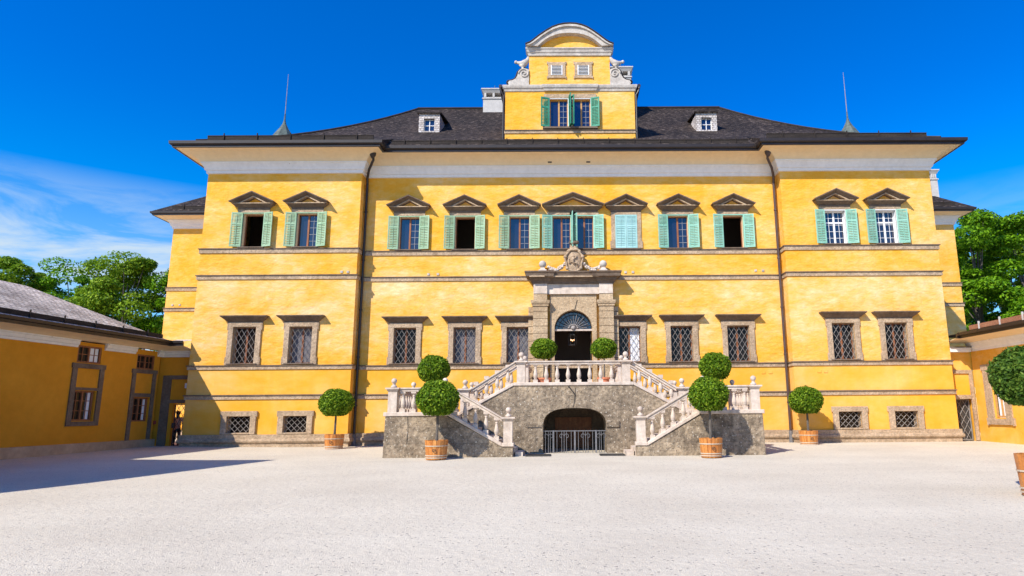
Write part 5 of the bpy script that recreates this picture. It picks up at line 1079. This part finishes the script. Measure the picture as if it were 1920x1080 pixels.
b = MB(); e1 = (19.96, -0.85, 5.56); e2 = (20.36, -24, 5.56); b.poly([e1, e2, (24.6, -24, 6.55), (24.2, -5, 6.55)]); b.poly([e1, (24.2, -5, 6.55), (29, 1.2, 5.56), (19.96, 1.2, 5.56)]); b.poly([(29, 1.2, 5.56), (29, -24, 5.56), (24.6, -24, 6.55), (24.2, -5, 6.55)]); rroof = b.build('roof', 'shingle', RBr)
b = MB(); b.hexa([(20.03, -1.6, 5.64), (20.10, -1.6, 5.64), (20.48, -24, 5.64), (20.41, -24, 5.64)], [(20.03, -1.6, 5.86), (20.10, -1.6, 5.86), (20.48, -24, 5.86), (20.41, -24, 5.86)]); b.build('snow_guard', 'timber_red', rroof)
for i in range(14):
    y = -2.4 - 1.5 * i; x = 20.0 + 0.017 * (-y); MB().box((x - 0.05, y - 0.02, 5.56), (x + 0.03, y + 0.02, 5.98)).build('guard_bracket', 'chimney', rroof)
lb_sash(FRb, -2.06, -1.22, 1.38, 3.5, 2, 1, 0.16, RBr, 'sash_pale', curtain=(0.2, 0.7))
b = MB(FRb); b.box((-2.50, -0.07, 1.30), (-2.07, 0.01, 3.7)); b.box((-1.21, -0.07, 1.30), (-0.72, 0.01, 3.7)); b.box((-2.60, -0.08, 3.7), (-0.62, 0.01, 3.98)); b.box((-2.50, -0.09, 1.02), (-0.78, 0.01, 1.30)); b.box((-2.62, -0.088, 0.98), (-2.50, 0.01, 1.34)); b.box((-0.78, -0.088, 0.98), (-0.66, 0.01, 1.34)); b.build('window_surround', 'stone', RBr)
b = MB(Frame((0, 0.40, 0))); b.box((20.95, -0.07, 0.2), (21.12, 0.01, 3.78)); b.box((20.0, -0.07, 3.60), (20.95, 0.01, 3.78)); b.box((20.0, -0.07, 2.30), (20.95, 0.01, 2.50)); b.build('gate_surround', 'stone', RBr)
b = MB(Frame((0, 0.62, 0)))
for x in (20.03, 20.90): b.box((x, -0.02, 0.22), (x + 0.04, 0.02, 2.28))
b.box((20.07, -0.02, 0.22), (20.90, 0.02, 0.26)); b.box((20.07, -0.02, 2.24), (20.90, 0.02, 2.28)); lattice(b, 20.07, 20.90, 0.26, 2.24, 0.30, 0.52, 0.014, 0.0); b.build('gate', 'grille', RBr)
MB(Frame((0, 0.62, 0))).box((20.02, 0.05, 0.2), (20.96, 0.08, 2.28)).build('gate_backboard', 'iron_dark', RBr)

# ==================================================================== PLANTS
def leaf_cloud(pts_fn, n, size, seed, squash=1.0):
    r = random.Random(seed); v, f = [], []
    for i in range(n):
        p, nrm = pts_fn(r); s = size * r.uniform(0.7, 1.3)
        d = (nrm * 0.9 + Vector((r.gauss(0, .75), r.gauss(0, .75), r.gauss(0, .75) + 0.25))).normalized()
        t = d.cross(Vector((r.uniform(-1, 1), r.uniform(-1, 1), r.uniform(-1, 1)))).normalized(); bb = d.cross(t)
        k = len(v); v += [tuple(p - t * s), tuple(p + bb * s * 0.5 + d * s * 0.12), tuple(p + t * s), tuple(p - bb * s * 0.5 + d * s * 0.12)]; f.append((k, k + 1, k + 2, k + 3))
    return v, f
def leaf_mesh(name, v, f, mat):
    me = bpy.data.meshes.new(name); me.from_pydata(v, [], f); me.materials.append(M[mat]); return me
def ball_fn(R, hz, lump=0.04, flat=0.0):
    def fn(r):
        z = r.uniform(-1, 1); a = r.uniform(0, 2 * PI); q = math.sqrt(1 - z * z); n = Vector((q * math.cos(a), q * math.sin(a), z))
        k = 1 + 0.015 - abs(r.gauss(0, 0.085)); k *= 1 + lump * math.sin(5 * n.x + 3 * n.z + 1) * math.sin(4 * n.y + 2)
        if r.random() < 0.03: k *= r.uniform(1.02, 1.09)
        k *= 1 + 0.02 * math.sin(9 * n.x + 4 * n.y) * math.sin(7 * n.z + 5 * n.y + R * 40)
        p = Vector((n.x * R * k, n.y * R * k, n.z * hz * k)); 
        if p.z < -hz * (0.86 - flat): p.z = -hz * (0.86 - flat) + r.uniform(-.02, .02)
        return p, n
    return fn
def topiary(name, label, loc, R, hz, czz, tub='wood', mat='leaf_box', seed=1, leaf=0.060, n=3600, group='clipped ball trees in tubs', tr=0.44, th=0.72, trunk_r=0.05, ntop=None):
    root = empty(name, loc, label, 'potted tree', group)
    x, y, z = loc
    if tub == 'wood':
        q = MB(); nst_ = 18; h = th; r0, r1 = tr * 0.86, tr
        for i in range(nst_):       # separate staves make the joints
            a0 = 2 * PI * i / nst_ + 0.012; a1 = 2 * PI * (i + 1) / nst_ - 0.012
            pts = []
            for (rr, zz) in ((r0, 0.02), (r1, h)):
                for (a, k) in ((a0, 1), (a1, 1), (a1, 0.9), (a0, 0.9)): pts.append((x + rr * k * math.cos(a), y + rr * k * math.sin(a), z + zz))
            q.hexa(pts[:4], pts[4:])
        tb = q.build('tub', 'tub_wood', root)
        q = MB()
        for zz in (0.07, 0.15, 0.50):
            rr = r0 + (r1 - r0) * zz / h + 0.008; q.sweep([(x + rr * math.cos(-2 * PI * i / 24), y + rr * math.sin(-2 * PI * i / 24)) for i in range(24)][::-1], [(0, z + zz), (0.008, z + zz), (0.008, z + zz + 0.035), (0, z + zz + 0.035)], closed=True)
        q.build('hoop', 'hoop', tb)
        q = MB(); q.tube([(x + 0.055 * math.cos(2 * PI * i / 12), y - (tr * 0.955) - 0.02, z + 0.36 + 0.055 * math.sin(2 * PI * i / 12)) for i in range(13)], 0.011, 5); q.build('ring_handle', 'iron_dark', tb)
        MB().lathe([(0.01, 0), (r1 * 0.88, 0.0), (r1 * 0.88, 0.02)], (x, y, z + h - 0.07), 18).build('soil', 'soil', root); top = h - 0.06
    else:
        q = MB(); q.lathe([(0.24, 0.0), (0.33, 0.42), (0.37, 0.43), (0.37, 0.52), (0.31, 0.52), (0.30, 0.46)], (x, y, z), 20); q.build('pot', 'terracotta', root, smooth=False); top = 0.47
        MB().lathe([(0.01, 0), (0.3, 0.0), (0.3, 0.01)], (x, y, z + 0.45), 16).build('soil', 'soil', root)
    q = MB(); q.tube([(x, y, z + top - 0.03), (x + 0.015, y, z + (top + czz) / 2), (x, y, z + czz - hz * 0.5), (x, y, z + czz)], [trunk_r * 1.2, trunk_r, trunk_r, trunk_r * 0.6], 8)
    r = random.Random(seed)
    for i in range(9):
        a = r.uniform(0, 2 * PI); q.tube([(x, y, z + czz - hz * 0.6), (x + R * 0.7 * math.cos(a), y + R * 0.7 * math.sin(a), z + czz + r.uniform(-.2, .5) * hz)], [0.02, 0.008], 5)
    q.build('trunk', 'bark', root)
    v, f = leaf_cloud(ball_fn(R, hz), n, leaf, seed)
    # dark inner leaves close the core
    v2, f2 = leaf_cloud(ball_fn(R * 0.84, hz * 0.84), n // 4, leaf * 1.9, seed + 50); k = len(v); v += v2; f += [tuple(i + k for i in q_) for q_ in f2]
    me = leaf_mesh('crown', v, f, mat); o = bpy.data.objects.new('crown', me); COL.objects.link(o); o.parent = root; o.location = (0, 0, czz)
    return root
G = 'clipped ball trees in tubs'
gA = gz(-5, -8.3); 
topiary('ball_tree', 'clipped ball tree in a ringed orange tub against the left grey staircase wall', (-4.92, -8.35, gz(-4.8, -8.4)), 0.79, 0.70, 2.27, seed=1)
topiary('ball_tree', 'clipped ball tree in an orange tub before the right grey staircase wall', (5.42, -8.45, gz(5.4, -8.4)), 0.75, 0.67, 2.34, seed=2)
topiary('ball_tree', 'clipped ball tree in a tub beside the left downpipe of the palace', (-11.15, -1.55, gz(-11, -1.5) - 0.04), 0.81, 0.68, 2.20, seed=3, tr=0.46)
topiary('ball_tree', 'clipped ball tree in a tub beside the right downpipe, casting shade on the yellow wall', (11.72, -1.35, gz(11, -1.4) - 0.06), 0.80, 0.68, 2.16, seed=4, tr=0.46)
topiary('ball_tree', 'clipped ball tree standing on the left stair landing', (-5.86, -4.6, 1.70), 0.69, 0.62, 2.00, seed=5, tr=0.40, th=0.6)
topiary('ball_tree', 'clipped ball tree standing on the right stair landing', (6.60, -4.6, 1.70), 0.70, 0.62, 2.03, seed=6, tr=0.40, th=0.6)
topiary('ball_tree', 'small clipped ball tree in a terracotta pot on the terrace left of the door', (-1.12, -1.3, 2.93), 0.64, 0.52, 1.95, tub='clay', seed=7, trunk_r=0.035)
topiary('ball_tree', 'small clipped ball tree in a terracotta pot on the terrace right of the door', (1.86, -1.3, 2.93), 0.64, 0.52, 1.95, tub='clay', seed=8, trunk_r=0.035)
topiary('ball_tree', 'large dark glossy ball tree cut off by the right edge, in a tapered tub', (9.96, -19.45, 0.0), 0.71, 0.66, 2.47, mat='leaf_dark', seed=9, leaf=0.052, n=5200, tr=0.44, th=0.86)

def big_tree(name, label, x, y, h, R, seed, mat='leaf_tree', n=26000, trunk=0.35, base=None, leaf=0.17, cat='tree', group='trees behind the buildings'):
    root = empty(name, (x, y, 0.1), label, cat, group); r = random.Random(seed)
    blobs = []; zc = h * 0.62 if base is None else base
    for i in range(46):
        a = r.uniform(0, 2 * PI); t = r.uniform(0, 1); z = zc - (h - zc) * 0.75 + t * (h - zc) * 1.72; k = math.sqrt(max(0.06, 1 - ((z - zc) / (h - zc)) ** 2)); q = R * k * math.sqrt(r.uniform(0.1, 1))
        blobs.append((Vector((q * math.cos(a), q * math.sin(a), min(z, h - 0.5))), r.uniform(0.16, 0.34) * R))
    q = MB(); q.tube([(x, y, 0), (x + 0.1, y, h * 0.3), (x - 0.1, y + 0.1, h * 0.6), (x, y, h * 0.85)], [trunk, trunk * 0.8, trunk * 0.5, trunk * 0.15], 8)
    for c, br in blobs[::2]:
        zb = max(h * 0.2, c.z * 0.6); q.tube([(x, y, zb), (x + c.x * 0.5, y + c.y * 0.5, (zb + c.z) / 2), (x + c.x, y + c.y, c.z)], [trunk * 0.3, trunk * 0.18, 0.03], 5)
    q.build('trunk', 'bark', root)
    def fn(rr):
        c, br = blobs[rr.randrange(len(blobs))]; z = rr.uniform(-1, 1); a = rr.uniform(0, 2 * PI); s = math.sqrt(1 - z * z); nrm = Vector((s * math.cos(a), s * math.sin(a), z)); k = rr.uniform(0.35, 1.0) ** 0.45
        # layered sprays: flatten vertically
        return c + Vector((nrm.x * br * k * 1.15, nrm.y * br * k * 1.15, nrm.z * br * k * 0.62)), nrm + Vector((0, 0, 0.7))
    v, f = leaf_cloud(fn, n, leaf, seed + 7)
    me = leaf_mesh('crown', v, f, mat); o = bpy.data.objects.new('crown', me); COL.objects.link(o); o.parent = root; o.location = (0, 0, 0)
    return root
big_tree('deciduous_tree', 'dark tree whose crown edge shows at the far left above the shingle roof', -56.8, 32, 17.8, 4.0, 21, n=24000)
big_tree('deciduous_tree', 'loose pale green tree behind the outbuilding roof, second from the left', -50.5, 33, 17.8, 4.4, 22, n=15000, mat='leaf_tree_vivid')
big_tree('deciduous_tree', 'broad bright green tree behind the outbuilding roof, between the pale tree and the palace', -43.5, 30, 17.0, 5.4, 23, n=34000)
big_tree('deciduous_tree', 'tall green tree half hidden by the left rear corner of the palace', -38.0, 32, 16.6, 4.4, 24, n=24000, mat='leaf_tree_vivid')
big_tree('deciduous_tree', 'low bushy tree just above the left outbuilding ridge', -47.5, 26, 11.5, 5.0, 25, n=24000)
big_tree('deciduous_tree', 'vivid green tree beside the right rear wing of the palace', 37.4, 24, 19.3, 4.6, 31, n=42000, mat='leaf_tree_vivid', base=10.5)
big_tree('deciduous_tree', 'vivid green tree at the right edge of the photo above the outbuilding', 43.6, 26, 19.6, 5.2, 32, n=34000, mat='leaf_tree_vivid', base=11.0)
big_tree('deciduous_tree', 'lower vivid tree filling the gap above the right outbuilding roof', 40.0, 20, 12.5, 4.6, 33, n=26000, mat='leaf_tree_vivid', base=7.0)
big_tree('deciduous_tree', 'dark green tree deep behind the vivid trees on the right', 47, 34, 19, 7, 34, n=26000, leaf=0.22)

# ==================================================================== PERSON behind the left gate
def person():
    root = empty('person', (-20.27, 1.15, 0.24), 'person with dark tied hair, pale top and dark trousers standing behind the left iron gate', 'person')
    def skin(name, pts, edges, radii, mat, rootidx=0, sub=1):
        me = bpy.data.meshes.new(name); me.from_pydata(pts, edges, []); me.materials.append(M[mat])
        o = bpy.data.objects.new(name, me); COL.objects.link(o); o.parent = root
        md = o.modifiers.new('skin', 'SKIN'); 
        for i, rr in enumerate(radii):
            sv = me.skin_vertices[0].data[i] if me.skin_vertices else None
            if sv: sv.radius = rr if isinstance(rr, tuple) else (rr, rr); sv.use_root = (i == rootidx)
        sb = o.modifiers.new('sub', 'SUBSURF'); sb.levels = sub; sb.render_levels = sub
        for p in me.polygons: p.use_smooth = True
        return o
    P = []; E = []; Rr = []
    def n(p, r, par=None):
        P.append(p); Rr.append(r); 
        if par is not None: E.append((par, len(P) - 1))
        return len(P) - 1
    pel = n((0, 0, 0.92), (0.15, 0.11)); ab = n((0, 0.01, 1.10), (0.13, 0.10), pel); ch = n((0, 0.0, 1.32), (0.16, 0.11), ab); nk = n((0, 0.0, 1.46), (0.06, 0.06), ch); hd0 = n((0.01, -0.01, 1.54), (0.055, 0.06), nk); hd1 = n((0.02, -0.02, 1.62), (0.078, 0.095), hd0); hd2 = n((0.02, -0.01, 1.70), (0.06, 0.07), hd1)
    for s_ in (-1, 1):
        hp = n((s_ * 0.09, 0, 0.86), 0.095, pel); kn = n((s_ * 0.10, -0.02, 0.48), 0.062, hp); an_ = n((s_ * 0.10, 0.02, 0.09), 0.042, kn); n((s_ * 0.11, -0.13, 0.035), 0.035, an_)
        sh_ = n((s_ * 0.19, 0, 1.38), 0.06, ch); el = n((s_ * 0.25, 0.04 if s_ < 0 else -0.05, 1.12), 0.042, sh_); wr = n((s_ * 0.22, -0.10 if s_ > 0 else 0.02, 0.92), 0.028, el); pm = n((s_ * 0.215, -0.13 if s_ > 0 else 0.01, 0.85), (0.03, 0.018), wr)
        for k in range(4): 
            fx = s_ * 0.215 + (k - 1.5) * 0.016; f1 = n((fx, (-0.14 if s_ > 0 else 0.0), 0.80 - 0.004 * abs(k - 1)), 0.009, pm); n((fx, (-0.13 if s_ > 0 else 0.01), 0.765 - 0.006 * (2 - abs(k - 1.5))), 0.008, f1)
        t1 = n((s_ * 0.215 - s_ * 0.03, (-0.16 if s_ > 0 else -0.02), 0.85), 0.010, pm); n((s_ * 0.215 - s_ * 0.035, (-0.17 if s_ > 0 else -0.03), 0.82), 0.009, t1)
    skin('body', P, E, Rr, 'skin')
    # clothing shells slightly larger than the body
    skin('top', [(0, 0, 0.90), (0, 0.01, 1.10), (0, 0, 1.33), (0, 0, 1.43), (-0.20, 0, 1.38), (-0.255, 0.04, 1.14), (0.20, 0, 1.38), (0.255, -0.05, 1.14)], [(0, 1), (1, 2), (2, 3), (2, 4), (4, 5), (2, 6), (6, 7)], [(0.175, 0.13), (0.15, 0.12), (0.185, 0.13), (0.08, 0.08), 0.078, 0.06, 0.078, 0.06], 'shirt')
    skin('trousers', [(0, 0, 0.93), (0, 0, 0.84), (-0.095, 0, 0.78), (-0.10, -0.02, 0.48), (-0.10, 0.02, 0.10), (0.095, 0, 0.78), (0.10, -0.02, 0.48), (0.10, 0.02, 0.10)], [(0, 1), (1, 2), (2, 3), (3, 4), (1, 5), (5, 6), (6, 7)], [(0.165, 0.125), (0.165, 0.125), 0.105, 0.078, 0.058, 0.105, 0.078, 0.058], 'trousers')
    q = MB(); q.ball((0.02, 0.02, 1.655), 0.108, 12, 9, 1.05); q.tube([(0.03, 0.10, 1.60), (0.03, 0.12, 1.50), (0.03, 0.10, 1.38)], [0.07, 0.06, 0.03], 8); q.ball((0.03, 0.09, 1.74), 0.05, 8, 6)
    h = q.build('hair', 'hair', None, smooth=True); h.parent = root; h.location = (0, 0, 0)
    q = MB()
    for s_ in (-1, 1): q.hexa([(s_ * 0.105 - 0.045, -0.17, 0.0), (s_ * 0.105 + 0.045, -0.17, 0.0), (s_ * 0.105 + 0.04, 0.07, 0.0), (s_ * 0.105 - 0.04, 0.07, 0.0)], [(s_ * 0.105 - 0.035, -0.14, 0.06), (s_ * 0.105 + 0.035, -0.14, 0.06), (s_ * 0.105 + 0.035, 0.06, 0.09), (s_ * 0.105 - 0.035, 0.06, 0.09)])
    h = q.build('shoe', 'trousers', None); h.parent = root
    q = MB(); q.ball((0.02, -0.118, 1.60), 0.016, 6, 5)
    for s_ in (-1, 1): q.ball((0.02 + s_ * 0.032, -0.098, 1.635), 0.012, 6, 5); q.ball((0.02 + s_ * 0.082, -0.01, 1.615), 0.02, 6, 5)
    h = q.build('face', 'skin', None); h.parent = root
    root.rotation_euler = (0, 0, math.radians(200))
person()
